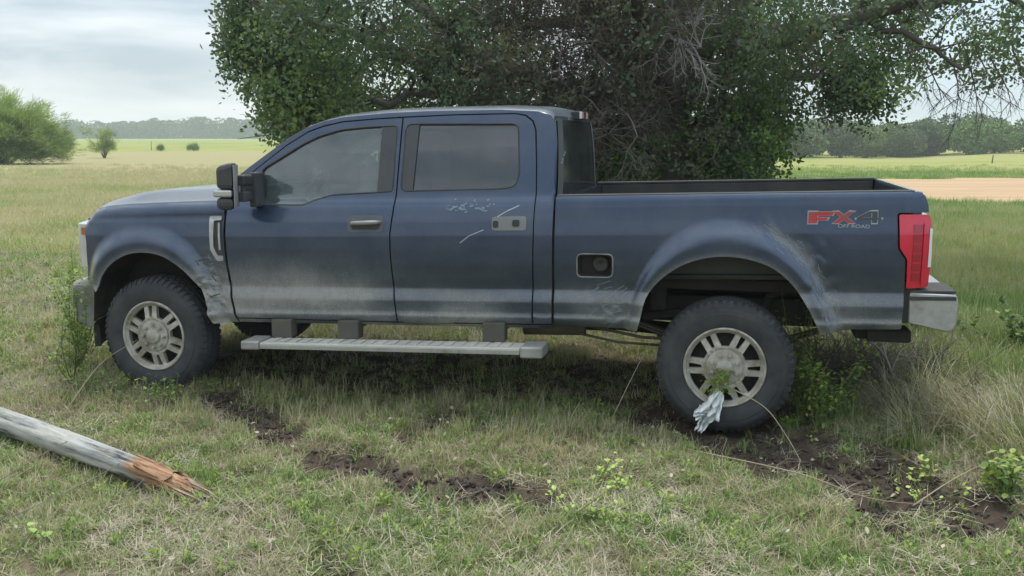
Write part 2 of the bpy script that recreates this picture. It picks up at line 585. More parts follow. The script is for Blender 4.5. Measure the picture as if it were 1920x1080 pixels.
PROF = [(0.56, 0.13), (0.60, 0.095), (0.665, 0.040), (0.690, 0.026), (0.705, 0.023), (0.72, 0.030), (0.760, 0.026), (0.805, 0.020),
        (0.83, 0.026), (0.880, 0.043), (0.895, 0.043), (0.95, 0.034), (1.05, 0.025), (1.15, 0.023), (1.25, 0.026), (1.34, 0.040), (1.42, 0.064),
        (1.46, 0.084), (1.485, 0.103), (1.50, 0.112), (1.60, 0.134), (1.80, 0.181), (1.95, 0.219), (2.03, 0.242), (2.1, 0.27)]
ZFT = [(-4.75, 1.20), (-4.655, 1.235), (-4.624, 1.26), (-4.584, 1.303), (-4.536, 1.338), (-4.445, 1.361), (-4.27, 1.378), (-4.09, 1.389), (-3.8, 1.404), (-3.44, 1.421), (-3.3, 1.43)]
ARCH_R = [(-0.56, 0.62), (-0.532, 0.714), (-0.498, 0.859), (-0.424, 0.967), (-0.317, 1.055), (-0.208, 1.108), (-0.073, 1.139), (0.065, 1.137), (0.199, 1.106), (0.299, 1.055), (0.39, 0.972), (0.463, 0.869), (0.515, 0.777), (0.562, 0.677)]
ARCH_RO = [(-0.66, 0.60), (-0.627, 0.709), (-0.574, 0.925), (-0.484, 1.097), (-0.349, 1.252), (-0.215, 1.336), (-0.081, 1.371), (0.056, 1.368), (0.19, 1.33), (0.324, 1.258), (0.445, 1.145), (0.54, 1.022), (0.60, 0.90), (0.66, 0.74), (0.69, 0.60)]
ARCH_F = [(-4.50, 0.74), (-4.468, 0.808), (-4.423, 0.876), (-4.332, 0.962), (-4.205, 1.029), (-4.082, 1.05), (-3.967, 1.043), (-3.871, 1.012), (-3.761, 0.941), (-3.669, 0.848), (-3.613, 0.766), (-3.585, 0.66), (-3.572, 0.555)]
ARCH_FO = [(-4.66, 0.70), (-4.62, 0.86), (-4.55, 1.02), (-4.44, 1.13), (-4.28, 1.215), (-4.08, 1.245), (-3.86, 1.21), (-3.69, 1.10), (-3.565, 0.93), (-3.49, 0.75), (-3.45, 0.50)]

def curve_smooth(pts, n=4):
    """Catmull-Rom through the points"""
    P = [np.array(p, float) for p in pts]
    out = []
    for i in range(len(P) - 1):
        p0, p1, p2, p3 = P[max(i - 1, 0)], P[i], P[i + 1], P[min(i + 2, len(P) - 1)]
        for k in range(n):
            t = k / n
            out.append(tuple(0.5 * ((2 * p1) + (-p0 + p2) * t + (2 * p0 - 5 * p1 + 4 * p2 - p3) * t * t + (-p0 + 3 * p1 - 3 * p2 + p3) * t ** 3)))
    out.append(tuple(P[-1]))
    return out
ARCH_R, ARCH_RO, ARCH_F, ARCH_FO = [curve_smooth(a, 3) for a in (ARCH_R, ARCH_RO, ARCH_F, ARCH_FO)]

def in_poly(x, y, poly):
    x = np.asarray(x, float); y = np.asarray(y, float)
    r = np.zeros(x.shape, bool)
    n_ = len(poly)
    for i in range(n_):
        x1, y1 = poly[i]; x2, y2 = poly[(i + 1) % n_]
        if y1 == y2: continue
        c = ((y1 > y) != (y2 > y)) & (x < (x2 - x1) * (y - y1) / (y2 - y1) + x1)
        r ^= c
    return r

def flare(x, z, inner, outer, amp, knee):
    di = seg_dist(x, z, inner)
    do = seg_dist(x, z, outer)
    ins = in_poly(x, z, outer)
    t = di / (di + do + 1e-6)
    return np.where(ins, amp * (1 - sstep(knee, 1.0, t)), 0.0)

def yside(x, z, crumple=True):
    """distance of the near body skin from the plane of the wheel faces"""
    x = np.asarray(x, float); z = np.asarray(z, float)
    zb = z - SL * (x + 1)
    y = interp(zb, PROF)
    bed = sstep(-1.104, -1.10, x)
    y = np.where((x > -1.102) & (zb > 1.34), interp(zb, [(1.34, 0.040), (1.42, 0.048), (1.47, 0.058), (1.495, 0.075), (1.51, 0.105), (1.6, 0.2)]), y)
    # front fender rolls over into the hood
    zf = interp(x, ZFT)
    ff = x < -3.437
    t = np.clip((z - (zf - 0.075)) / 0.075, 0, 1)
    y = np.where(ff, np.minimum(y, 0.05) + 0.075 * (1 - np.sqrt(1 - np.minimum(t, 0.995) ** 2)), y)
    y = y + np.where(x < -4.15, 0.085 * np.clip((-4.15 - x) / 0.5, 0, 2) ** 2.3, 0)
    y = y + np.where(x > 1.0, 1.9 * (np.clip(x - 1.0, 0, 1)) ** 2, 0)
    y = y - flare(x, z, ARCH_R, ARCH_RO, 0.062, 0.42)
    y = y - flare(x, z, ARCH_F, ARCH_FO, 0.050, 0.36)
    if crumple:   # the dented corner behind the front wheel and a few shallow dents
        w = np.exp(-((x + 3.56) / 0.09) ** 2 - ((z - 0.76) / 0.17) ** 2)
        fold = 0.5 - np.abs(fbm(x * 15 + z * 7, z * 19 - x * 8, 0, 3, 61) - 0.5) * 4.5
        y = y + np.minimum(w * 1.3, 1) * (0.016 + 0.030 * fold)
        w2 = np.exp(-((x + 0.70) / 0.12) ** 2 - ((z - 0.75) / 0.09) ** 2)
        fold2 = 0.5 - np.abs(fbm(x * 11 - z * 7, z * 16 + x * 8, 0, 3, 66) - 0.5) * 4.0
        y = y + w2 * (0.008 + 0.014 * fold2)
        w3 = np.exp(-((x - 0.56) / 0.10) ** 2 - ((z - 1.0) / 0.16) ** 2)
        y = y + w3 * 0.010 * (0.5 - np.abs(fbm(x * 13, z * 9, 0, 2, 69) - 0.5) * 4.0)
        y = y + 0.010 * np.exp(-((x + 1.75) / 0.28) ** 2 - ((z - 0.80) / 0.06) ** 2)
        y = y + 0.006 * np.exp(-((x - 0.40) / 0.12) ** 2 - ((z - 1.2) / 0.10) ** 2)
        y = y + (fbm(x * 1.7, z * 2.5, 0, 2, 77) - 0.5) * 0.004
    return y

SCRAPE = [(0.20, 1.33), (0.36, 1.22), (0.50, 1.07), (0.58, 0.90), (0.64, 0.74)]
def dust(x, z):
    zb = z - SL * (x + 1)
    d = 0.07 + (1 - sstep(0.62, 1.02, zb)) * (0.10 + 0.62 * sstep(0.35, 0.72, fbm(x * 2.3 + 4, z * 5.0, 0, 4, 88)))
    d = d + 0.20 * sstep(0.800, 0.812, zb) * (1 - sstep(0.880, 0.890, zb)) + 0.25 * sstep(0.695, 0.703, zb) * (1 - sstep(0.715, 0.725, zb))  # pale bands paint the highlight on the upward-facing stripe and ridge, over the dust
    d = d + 0.62 * np.exp(-((x + 2.95) / 0.60) ** 2 - ((zb - 0.86) / 0.17) ** 2)
    d = d + 0.30 * sstep(-2.0, -3.4, x) * (1 - sstep(0.9, 1.15, zb)) if False else d + 0.26 * (1 - sstep(-3.5, -2.2, x)) * (1 - sstep(0.85, 1.12, zb))
    d = d + 0.36 * np.exp(-((x + 0.72) / 0.20) ** 2 - ((zb - 0.75) / 0.15) ** 2)
    ds = seg_dist(x, z, SCRAPE)
    d = d + 0.30 * np.exp(-(ds / 0.055) ** 2) * (0.3 + 1.3 * sstep(0.42, 0.66, fbm(x * 14 + z * 14, (x - z) * 4, 0, 4, 5)))
    d = d + 0.20 * np.exp(-((x - 0.75) / 0.2) ** 2 - ((z - 0.84) / 0.12) ** 2)
    d = d + 0.25 * np.exp(-((x + 3.6) / 0.15) ** 2 - ((z - 0.8) / 0.22) ** 2)
    hi = sstep(1.25, 1.5, zb)
    d = d - 0.05 * hi
    for arch in (ARCH_R, ARCH_F):
        da = seg_dist(x, z, arch)
        d = d + 0.38 * np.exp(-(da / 0.022) ** 2)
    return np.clip(d, 0, 1)

def panel(name, outer, holes=(), off=0.0, mat='paint', parent=None, step=0.028, rim=0.022, far=False, yf=None, zrows=True, **kw):
    """a sheet of bodywork: outline in side view, curvature from yside, edges turned in"""
    yf = yf or (lambda x, z: yside(x, z, not far))
    loops = [list(outer)] + [list(h) for h in holes]
    # refine long edges
    def refine(lp):
        o = []
        for i in range(len(lp)):
            a, b = lp[i], lp[(i + 1) % len(lp)]
            L_ = math.hypot(b[0] - a[0], b[1] - a[1])
            k = max(1, int(math.ceil(L_ / (step * 1.1))))
            for j in range(k):
                o.append((a[0] + (b[0] - a[0]) * j / k, a[1] + (b[1] - a[1]) * j / k))
        return o
    loops = [refine(l) for l in loops]
    pts, edges = [], []
    for l in loops:
        b = len(pts)
        pts += l
        edges += [(b + i, b + (i + 1) % len(l)) for i in range(len(l))]
    ox = [p[0] for p in loops[0]]; oz = [p[1] for p in loops[0]]
    gx = np.arange(min(ox) + step / 2, max(ox), step)
    zb0, zb1 = min(oz) - 0.15, max(oz) + 0.15
    rows = list(np.arange(zb0, zb1, step * 0.8))
    if zrows:
        rows = [r for r in rows if not (0.655 < r < 0.905)] + [0.665, 0.68, 0.69, 0.698, 0.705, 0.712, 0.72, 0.74, 0.76, 0.785, 0.80, 0.81, 0.82, 0.84, 0.86, 0.875, 0.883, 0.89, 0.897]
        rows = [r for r in rows if zb0 < r < zb1]
    GX, GR = np.meshgrid(gx, rows)
    GZ = GR + SL * (GX + 1)
    GX, GZ = GX.ravel(), GZ.ravel()
    ok = in_poly(GX, GZ, loops[0])
    for h in loops[1:]: ok &= ~in_poly(GX, GZ, h)
    for l in loops:
        ok &= seg_dist(GX, GZ, l + [l[0]]) > step * 0.35
    GX, GZ = GX[ok], GZ[ok]
    allp = [Vector(p) for p in pts] + [Vector((a, b)) for a, b in zip(GX, GZ)]
    v2, e2, f2, ov, oe, of = delaunay_2d_cdt(allp, edges, [], 0, 1e-6)
    V2 = np.array([(p[0], p[1]) for p in v2])
    F = np.array([list(t) for t in f2])
    C = V2[F].mean(1)
    keep = in_poly(C[:, 0], C[:, 1], loops[0])
    for h in loops[1:]: keep &= ~in_poly(C[:, 0], C[:, 1], h)
    F = F[keep]
    x, z = V2[:, 0], V2[:, 1]
    y = yf(x, z) + off
    e = 0.012
    gxn = (yf(x + e, z) - yf(x - e, z)) / (2 * e)
    gzn = (yf(x, z + e) - yf(x, z - e)) / (2 * e)
    nr = np.stack([gxn, -np.ones_like(x), gzn], 1)
    nr /= np.linalg.norm(nr, axis=1)[:, None]
    co = np.stack([x, y, z], 1)
    a, b, c = co[F[:, 0]], co[F[:, 1]], co[F[:, 2]]
    fn = np.cross(b - a, c - a)
    flip = fn[:, 1] > 0
    F[flip] = F[flip][:, ::-1]
    verts = co.tolist()
    faces = F.tolist()
    ln = [tuple(nr[i]) for f in faces for i in f]
    dd = dust(x, z).tolist() if mat == 'paint' else [0.0] * len(x)
    if rim:
        imap = {}
        for l in loops:
            L3 = []
            la = np.array(l)
            ly = yf(la[:, 0], la[:, 1]) + off
            base = len(verts)
            n_ = len(l)
            area = sum(l[i][0] * l[(i + 1) % n_][1] - l[(i + 1) % n_][0] * l[i][1] for i in range(n_))
            for (px_, pz_), py_ in zip(l, ly): verts.append((px_, py_, pz_))
            for (px_, pz_), py_ in zip(l, ly): verts.append((px_, py_ + rim, pz_))
            dd += [0.25] * (2 * n_)
            for i in range(n_):
                j = (i + 1) % n_
                q = (base + i, base + j, base + n_ + j, base + n_ + i)
                A_, B_, C_ = [np.array(verts[k]) for k in q[:3]]
                nn = np.cross(B_ - A_, C_ - A_)
                outw = np.array([l[j][1] - l[i][1], 0, -(l[j][0] - l[i][0])]) * (1 if area > 0 else -1)
                if l is not loops[0]: outw = -outw
                if nn.dot(outw) < 0:
                    q = q[::-1]; nn = -nn
                nn = nn / (np.linalg.norm(nn) + 1e-12)
                faces.append(list(q))
                ln += [tuple(nn)] * 4
    if far:
        verts = [(p[0], 2.0 - p[1], p[2]) for p in verts]
        nf, nl, k = [], [], 0
        for f in faces:
            L_ = ln[k:k + len(f)]; k += len(f)
            nf.append(f[::-1]); nl += [(q[0], -q[1], q[2]) for q in L_[::-1]]
        faces, ln = nf, nl
    me = bpy.data.meshes.new(name)
    me.from_pydata(verts, [], faces)
    me.polygons.foreach_set('use_smooth', [True] * len(faces))
    at = me.attributes.new('dust', 'FLOAT', 'POINT')
    at.data.foreach_set('value', np.array(dd, np.float32))
    me.update()
    me.normals_split_custom_set(ln)
    return link(name, me, M[mat] if isinstance(mat, str) else mat, parent or TR, **kw)

def rnd(pts, r, n=4):
    """round the corners of a polygon"""
    o = []
    k = len(pts)
    for i in range(k):
        p, a, b = Vector(pts[i]), Vector(pts[i - 1]), Vector(pts[(i + 1) % k])
        da, db = a - p, b - p
        rr = min(r, da.length * 0.45, db.length * 0.45)
        A_, B_ = p + da.normalized() * rr, p + db.normalized() * rr
        for j in range(n + 1):
            t = j / n
            q = A_ * (1 - t) ** 2 + p * 2 * t * (1 - t) + B_ * t * t
            o.append((q.x, q.y))
    return o

def zs(x, zb):                                   # body height -> height at x
    return zb + SL * (x + 1)

# outlines in side view (x along the truck, z up)
fender = [(-3.551, 0.556)] + list(reversed(ARCH_F))[1:] + [(-4.56, 0.80), (-4.640, 0.812), (-4.618, 0.90), (-4.612, 1.10), (-4.628, 1.22), (-4.618, 1.262), (-4.584, 1.303), (-4.536, 1.338), (-4.445, 1.361), (-4.27, 1.378), (-4.09, 1.389), (-3.8, 1.404), (-3.448, 1.4205), (-3.452, 1.19), (-3.442, 0.985), (-3.420, 0.774), (-3.392, 0.60), (-3.386, 0.558)]
door_f = [(-3.376, 0.600), (-3.402, 0.774), (-3.424, 0.985), (-3.434, 1.19), (-3.433, 1.42), (-3.425, 1.49), (-3.30, 1.595), (-3.16, 1.702), (-3.02, 1.805), (-2.87, 1.894), (-2.76, 1.932), (-2.62, 1.962), (-2.36, 1.982), (-2.188, 1.990), (-2.20, 1.50), (-2.206, 1.36), (-2.220, 1.22), (-2.218, 1.08), (-2.200, 0.82), (-2.184, 0.66), (-2.183, 0.622)]
win_f = rnd([(-3.185, 1.398), (-3.200, 1.640), (-3.05, 1.728), (-2.91, 1.812), (-2.79, 1.868), (-2.63, 1.912), (-2.45, 1.930), (-2.215, 1.940), (-2.222, 1.500), (-2.66, 1.470), (-2.77, 1.438), (-2.86, 1.400)], 0.03, 3)
door_r = [(-2.172, 0.623), (-2.173, 0.66), (-2.190, 0.82), (-2.208, 1.08), (-2.210, 1.22), (-2.196, 1.36), (-2.190, 1.50), (-2.178, 1.991), (-1.808, 2.006), (-1.40, 2.012), (-1.335, 2.000), (-1.285, 1.965), (-1.262, 1.91), (-1.245, 1.70), (-1.236, 1.50), (-1.238, 1.15), (-1.242, 0.70), (-1.243, 0.650)]
win_r = rnd([(-2.166, 1.502), (-2.155, 1.950), (-1.375, 1.950), (-1.350, 1.62), (-1.375, 1.545), (-1.46, 1.527)], 0.045, 4)
cab_ring = [(-1.110, 0.655), (-1.108, 1.49), (-1.112, 1.83), (-1.128, 1.955), (-1.165, 2.005), (-1.25, 2.030), (-1.5, 2.042), (-2.0, 2.036), (-2.3, 2.024), (-2.62, 1.998), (-2.76, 1.970), (-2.87, 1.932), (-3.02, 1.848), (-3.16, 1.750), (-3.30, 1.650), (-3.45, 1.535), (-3.440, 1.497),
            (-3.30, 1.604), (-3.16, 1.711), (-3.02, 1.815), (-2.87, 1.904), (-2.76, 1.942), (-2.62, 1.971), (-2.36, 1.991), (-2.18, 2.000), (-1.808, 2.014), (-1.40, 2.020), (-1.328, 2.008), (-1.275, 1.970), (-1.252, 1.91), (-1.236, 1.70), (-1.228, 1.50), (-1.230, 1.15), (-1.232, 0.650)]
rocker = [(-3.376, 0.563), (-3.376, 0.592), (-2.18, 0.614), (-1.243, 0.642), (-1.113, 0.648), (-1.113, 0.622)]
bed = [(-1.093, 0.645), (-1.093, 1.486), (0.22, 1.524), (0.894, 1.541), (1.08, 1.546), (1.118, 1.525), (1.140, 1.47), (1.145, 1.425), (0.975, 1.422), (0.965, 1.41), (0.977, 1.211), (1.022, 1.146), (1.030, 0.965), (1.026, 0.73), (1.019, 0.722), (0.736, 0.707), (0.621, 0.682)] + list(reversed(ARCH_R))[:-1] + [(-0.60, 0.645)]
fuel_hole = rnd([(-0.945, 0.975), (-0.945, 1.125), (-0.715, 1.128), (-0.715, 0.978)], 0.035, 4)

for far in (False, True):
    fd = panel('fender', fender, far=far, step=0.028 if far else 0.019, label=None if far else 'dented fender with crumpled rear edge')
    fdoor = panel('door', door_f, [win_f], far=far)
    rdoor = panel('door', door_r, [win_r], far=far)
    panel('window_glass', [(p[0], p[1]) for p in win_f], off=0.014, mat='glass_front', parent=fdoor, far=far, rim=0, step=0.06)
    panel('window_glass', win_r, off=0.014, mat='glass_dark', parent=rdoor, far=far, rim=0, step=0.06)
    panel('pillar_trim', [(-2.335, 1.49), (-2.328, 1.934), (-2.218, 1.938), (-2.224, 1.497)], off=0.002, mat='trim', parent=fdoor, far=far)
    panel('pillar_trim', [(-2.164, 1.505), (-2.153, 1.946), (-2.062, 1.946), (-2.082, 1.508)], off=0.002, mat='trim', parent=rdoor, far=far)
    panel('cab_side', cab_ring, far=far)
    jamb = [(-3.40, 0.60), (-3.46, 1.19), (-3.46, 1.50), (-3.30, 1.63), (-3.16, 1.732), (-3.02, 1.832), (-2.87, 1.918), (-2.62, 1.985), (-2.3, 2.008), (-1.4, 2.03), (-1.25, 2.0), (-1.13, 1.90), (-1.10, 1.2), (-1.10, 0.66)]
    panel('door_jamb', jamb, [[(-3.165, 1.420), (-3.18, 1.630), (-2.91, 1.795), (-2.79, 1.850), (-2.63, 1.895), (-2.45, 1.912), (-2.33, 1.92), (-2.33, 1.51), (-2.66, 1.49), (-2.86, 1.42)], [(-2.08, 1.52), (-2.065, 1.93), (-1.39, 1.93), (-1.365, 1.63), (-1.40, 1.565), (-1.46, 1.545)]], off=0.034, mat='under', far=far, rim=0, step=0.05)
    panel('rocker_panel', rocker, far=far)
    bs = panel('bed_side', bed, [] if far else [fuel_hole], far=far, step=0.028 if far else 0.019)
    if not far: NEAR = dict(fender=fd, fdoor=fdoor, rdoor=rdoor, bed=bs)
    # rubber seals round the glass
    for w, d_ in ((win_f, fdoor), (win_r, rdoor)):
        mb = MB()
        pts = [(p[0], float(yside(p[0], p[1])) + 0.004, p[1]) for p in w]
        if far: pts = [(a, 2 - b, c) for a, b, c in pts]
        mb.tube(pts + [pts[0]], 0.007, 6, cap=False)
        mb.build('window_seal', M['black_plastic'], d_, smooth=True)

def ysf(x, z): return float(yside(x, z))

# ---- roof, windshield, hood, cab back as lofted grids
def grid_mesh(name, fn, nu, nv, mat, parent=None, flip=False, dustv=0.0, solid=0.0, **kw):
    vv, ff = [], []
    for i in range(nu + 1):
        for j in range(nv + 1):
            vv.append(fn(i / nu, j / nv))
    for i in range(nu):
        for j in range(nv):
            q = (i * (nv + 1) + j, (i + 1) * (nv + 1) + j, (i + 1) * (nv + 1) + j + 1, i * (nv + 1) + j + 1)
            ff.append(q[::-1] if flip else q)
    me = bpy.data.meshes.new(name)
    me.from_pydata(vv, [], ff)
    me.polygons.foreach_set('use_smooth', [True] * len(ff))
    at = me.attributes.new('dust', 'FLOAT', 'POINT')
    at.data.foreach_set('value', np.full(len(vv), dustv, np.float32))
    me.update()
    o = link(name, me, mat, parent or TR, **kw)
    if solid:
        s_ = o.modifiers.new('solid', 'SOLIDIFY')
        s_.thickness = solid
        s_.offset = -1
    return o

ZE = [(-3.45, 1.535), (-3.30, 1.650), (-3.16, 1.750), (-3.02, 1.848), (-2.87, 1.932), (-2.76, 1.970), (-2.62, 1.998), (-2.3, 2.024), (-2.0, 2.036), (-1.5, 2.042), (-1.25, 2.030), (-1.165, 2.005), (-1.128, 1.955)]
def roof_fn(u, v):
    x0 = -2.86 + 1.725 * u
    t = -math.cos(math.pi * v)                   # dense towards the edges
    lead = (1 - t * t) * 0.07 * (1 - u) ** 4
    x = x0 - lead + (1 - abs(t) ** 3) * 0.02 * u ** 8
    ze = float(interp(x0, ZE))
    ye = ysf(x0, ze) + 0.002
    y = 1 + t * (1 - ye)
    crown = 0.046 * (1 - abs(t) ** 3) ** 0.62
    z = ze - 0.002 + crown * (0.75 + 0.25 * float(sstep(0, 0.25, u)))
    if u > 0.985: z -= 0.006
    return (x, y, z)
grid_mesh('roof', roof_fn, 40, 36, M['paint'], flip=False, dustv=0.32)

def ws_fn(u, v):
    t = -1 + 2 * v
    xe = -3.45 + (0.59) * u
    ze = float(interp(xe, ZE))
    ye = ysf(xe, ze) + 0.012
    y = 1 + t * (1 - ye)
    bow = (1 - t * t) * (0.20 * (1 - u) + 0.07 * u)
    z = ze + (1 - t * t) * (0.045 * u - 0.02 * (1 - u))
    return (xe - bow, y, z)
wsh = grid_mesh('windshield', ws_fn, 14, 20, M['glass_front'])

def hood_fn(u, v):
    x = -4.628 + 1.19 * u ** 0.8
    t = -1 + 2 * v
    y = 1 + t * 0.868
    zf = float(interp(x, ZFT))
    ye = ysf(max(x, -4.66), zf - 0.002) + 0.006
    y = 1 + t * (1 - ye)
    s_ = float(sstep(0.0, 0.30, 1 - abs(t)))
    bow = 0.15 * (1 - t ** 4) * (1 - u) ** 1.3 - 0.10 * (1 - t * t) * u
    lift = s_ * (0.018 + 0.058 * float(sstep(0.0, 0.35, u))) + 0.012 * (1 - t * t)
    return (x - bow, y, zf + 0.0 + lift)
grid_mesh('hood', hood_fn, 44, 44, M['paint'], dustv=0.28, solid=0.015)
for far in (False, True):
    mb = MB()
    mb.tube([(lambda p: (p[0] + 0.012, p[1], p[2] - 0.014))(ws_fn(u / 12, 0.985 if far else 0.015)) for u in range(13)], 0.028, 8)
    mb.build('windshield_trim', M['black_plastic'], TR, smooth=True)
# cowl below the glass
mb = MB()
pts = [ws_fn(0, v / 16) for v in range(17)]
mb.tube([(p[0] - 0.03, p[1], p[2] - 0.02) for p in pts], 0.035, 8)
mb.build('cowl', M['black_plastic'], TR, smooth=True)
for y0 in (0.45, 1.15):
    mb = MB()
    mb.tube([(-3.68 + 0.02, y0, 1.52), (-3.60, y0 + 0.25, 1.57), (-3.62, y0 + 0.55, 1.545)], 0.009, 6)
    mb.build('wiper', M['black_plastic'], TR, smooth=True)

def back_fn(u, v):
    z = 1.40 + 0.60 * u
    ye = ysf(-1.12, z) + 0.004
    t = -1 + 2 * v
    x = -1.112 + 0.03 * (1 - abs(t) ** 3) - 0.03 * u ** 3
    return (x, 1 + t * (1 - ye), z)
grid_mesh('cab_back', back_fn, 10, 16, M['paint'], dustv=0.15, flip=True)
def bwin_fn(u, v):
    uu = 0.13 + 0.83 * u
    p = back_fn(uu, 0.022 + 0.956 * v)
    return (p[0] + 0.006, p[1], p[2])
rw = grid_mesh('rear_window', bwin_fn, 8, 16, M['glass_back'], flip=True)
# tinted panes have a dark backing of trim at their ends
for a0, a1 in ((0.022, 0.10), (0.90, 0.978)):
    grid_mesh('window_trim', lambda u, v, a0=a0, a1=a1: (lambda p: (p[0] + 0.009, p[1], p[2]))(back_fn(0.125 + 0.84 * u, a0 + (a1 - a0) * v)), 8, 2, M['trim'], rw, flip=True)
mb = MB()
mb.box(-1.135, -1.075, 0.84, 1.16, 1.985, 2.045)
tb = mb.build('brake_light', M['black_plastic'], TR, bevel=0.008)
for (a, b, mt) in ((0.85, 0.93, 'lamp_white'), (0.935, 1.065, 'lamp_red'), (1.07, 1.15, 'lamp_white')):
    mb = MB(); mb.box(-1.080, -1.060, a, b, 1.992, 2.040)
    mb.build('lens', M[mt], tb, bevel=0.003)
# white sticker remains on the rear window
mb = MB()
for k in range(7):
    yy, zz = 0.27 + k * 0.028 + random.uniform(-.01, .01), 1.70 + k * 0.010 + random.uniform(-.012, .012)
    mb.box(-1.098, -1.094, yy, yy + random.uniform(.015, .04), zz, zz + random.uniform(.01, .025))
mb.build('torn_sticker', M['lamp_white'], rw)

# ---- bed
def bar(name, x0, x1, y0, y1, zb0, zb1, mat, parent=None, bevel=0.004, **kw):
    mb = MB()
    vv = []
    for x in (x0, x1):
        for y in (y0, y1):
            for z in (zb0, zb1):
                vv.append((x, y, zs(x, z)))
    mb.add(vv, [(0, 1, 3, 2), (4, 6, 7, 5), (0, 4, 5, 1), (2, 3, 7, 6), (0, 2, 6, 4), (1, 5, 7, 3)])
    return mb.build(name, M[mat] if isinstance(mat, str) else mat, parent or TR, bevel=bevel, **kw)
bar('bed_floor', -1.09, 1.05, 0.12, 1.88, 0.95, 0.98, 'under')
bar('bed_front_wall', -1.09, -1.045, 0.12, 1.88, 0.95, 1.478, 'paint')
for ya, yb in ((0.075, 0.165), (1.835, 1.925)):
    bar('bed_rail', -1.09, 1.06, ya, yb, 1.478, 1.498, 'black_plastic', bevel=0.006)
for ya, yb in ((0.15, 0.165), (1.835, 1.85)):
    bar('bed_wall', -1.045, 1.05, ya, yb, 0.98, 1.476, 'black_plastic')
for ya, yb in ((0.165, 0.40), (1.60, 1.835)):
    mb = MB()
    mb.box(-0.55, 0.55, ya, yb, 0.98, 1.20)
    mb.build('wheel_housing', M['black_plastic'], TR, bevel=0.04)
tg = bar('tailgate', 1.055, 1.115, 0.10, 1.90, 0.90, 1.488, 'paint', bevel=0.018)
bar('tailgate_handle', 1.112, 1.128, 0.90, 1.10, 1.36, 1.43, 'black_plastic', tg)

# inner flange that closes the bed side below the rail
# ---- tail lights
for far in (False, True):
    tl_poly = [(0.975, 1.413), (1.150, 1.413), (1.166, 1.36), (1.172, 1.10), (1.168, 0.985), (1.155, 0.976), (1.040, 0.972), (1.034, 1.148), (0.988, 1.213)]
    ty = lambda x, z: yside(x, z, False) * 1.0 - 0.004
    tl = panel('tail_light', rnd(tl_poly, 0.012, 2), mat='lamp_red', far=far, rim=0.16, step=0.02, yf=ty, zrows=False)
    for k in range(6):
        z0 = 1.02 + k * 0.058
        panel('lens_bar', [(1.062, z0), (1.062, z0 + 0.045), (1.110, z0 + 0.045), (1.110, z0)], mat='lamp_dark', parent=tl, far=far, rim=0.006, off=-0.006, yf=ty, zrows=False, step=0.02)
    panel('reversing_lens', [(1.156, 1.10), (1.156, 1.33), (1.171, 1.33), (1.176, 1.10)], mat='lamp_white', parent=tl, far=far, rim=0.10, off=-0.004, yf=ty, zrows=False, step=0.02)
    panel('lens_edge', [(1.120, 1.00), (1.120, 1.36), (1.132, 1.36), (1.132, 1.00)], mat='lamp_red', parent=tl, far=far, rim=0.006, off=-0.008, yf=ty, zrows=False, step=0.02)

# ---- rear bumper
def bumper_r(y):
    t = abs(y - 1)
    return 1.345 - 0.012 * max(0, (t - 0.55) / 0.42) ** 2
mb = MB()
sec = [(0.0, 0.705), (0.0, 0.85), (-0.012, 0.880), (-0.04, 0.885), (-0.27, 0.885), (-0.27, 0.70), (-0.05, 0.655), (-0.015, 0.67)]
ysn = np.linspace(0.045, 1.955, 25)
vv = [(bumper_r(y) + s_[0], y, zs(1.2, s_[1])) for y in ysn for s_ in sec]
n8 = len(sec)
ff = [(i * n8 + k, i * n8 + (k + 1) % n8, (i + 1) * n8 + (k + 1) % n8, (i + 1) * n8 + k) for i in range(len(ysn) - 1) for k in range(n8)]
ff += [tuple(range(n8))[::-1], tuple(range(24 * n8, 25 * n8))]
mb.add(vv, ff)
rb = mb.build('rear_bumper', M['chrome'], TR, bevel=0.008, auto=40)
bar('step_pad', 1.06, 1.32, 0.052, 0.40, 0.885, 0.902, 'black_plastic', rb)
bar('side_strip', 1.065, 1.322, 0.036, 0.048, 0.846, 0.868, 'black_plastic', rb, bevel=0.002)
bar('number_plate', 1.346, 1.352, 0.85, 1.15, 0.70, 0.84, 'chrome_dirty', rb)
bar('filler_panel', 1.033, 1.10, 0.07, 1.93, 0.70, 0.95, 'black_plastic')
mb = MB(); mb.box(1.0, 1.30, 0.96, 1.04, 0.60, 0.68); mb.box(0.80, 1.0, 0.3, 1.7, 0.60, 0.68)
mb.build('tow_hitch', M['under'], TR, bevel=0.008)
mb = MB(); mb.box(0.86, 1.12, 0.22, 0.42, 0.60, 0.68)
mb.build('tow_bracket', M['under'], TR, bevel=0.015)

# ---- front: grille, headlights, bumper
def front_x(y, base=-4.615, amp=0.15):
    t = (y - 1) / 0.90
    return base - amp * (1 - min(1, abs(t)) ** 4)
def front_bar(name, y0, y1, z0, z1, d, mat, parent=None, base=-4.615, n=14, amp=0.15, bevel=0.0):
    mb = MB()
    vv = []
    yy = np.linspace(y0, y1, n)
    for y in yy:
        xf = front_x(y, base, amp)
        vv += [(xf, y, z0), (xf, y, z1), (xf + d, y, z1), (xf + d, y, z0)]
    ff = [(i * 4 + k, i * 4 + (k + 1) % 4, (i + 1) * 4 + (k + 1) % 4, (i + 1) * 4 + k) for i in range(n - 1) for k in range(4)]
    ff += [(3, 2, 1, 0), tuple((n - 1) * 4 + k for k in range(4))]
    mb.add(vv, ff)
    return mb.build(name, M[mat], parent or TR, bevel=bevel, auto=40)
front_bar('hood_edge', 0.20, 1.80, 1.205, 1.270, 0.05, 'paint', base=-4.606, bevel=0.006)
front_bar('nose_panel', 0.10, 1.90, 0.785, 0.905, 0.05, 'black_plastic', base=-4.600)
gr = front_bar('grille', 0.40, 1.60, 0.80, 1.22, 0.05, 'black_plastic', base=-4.60)
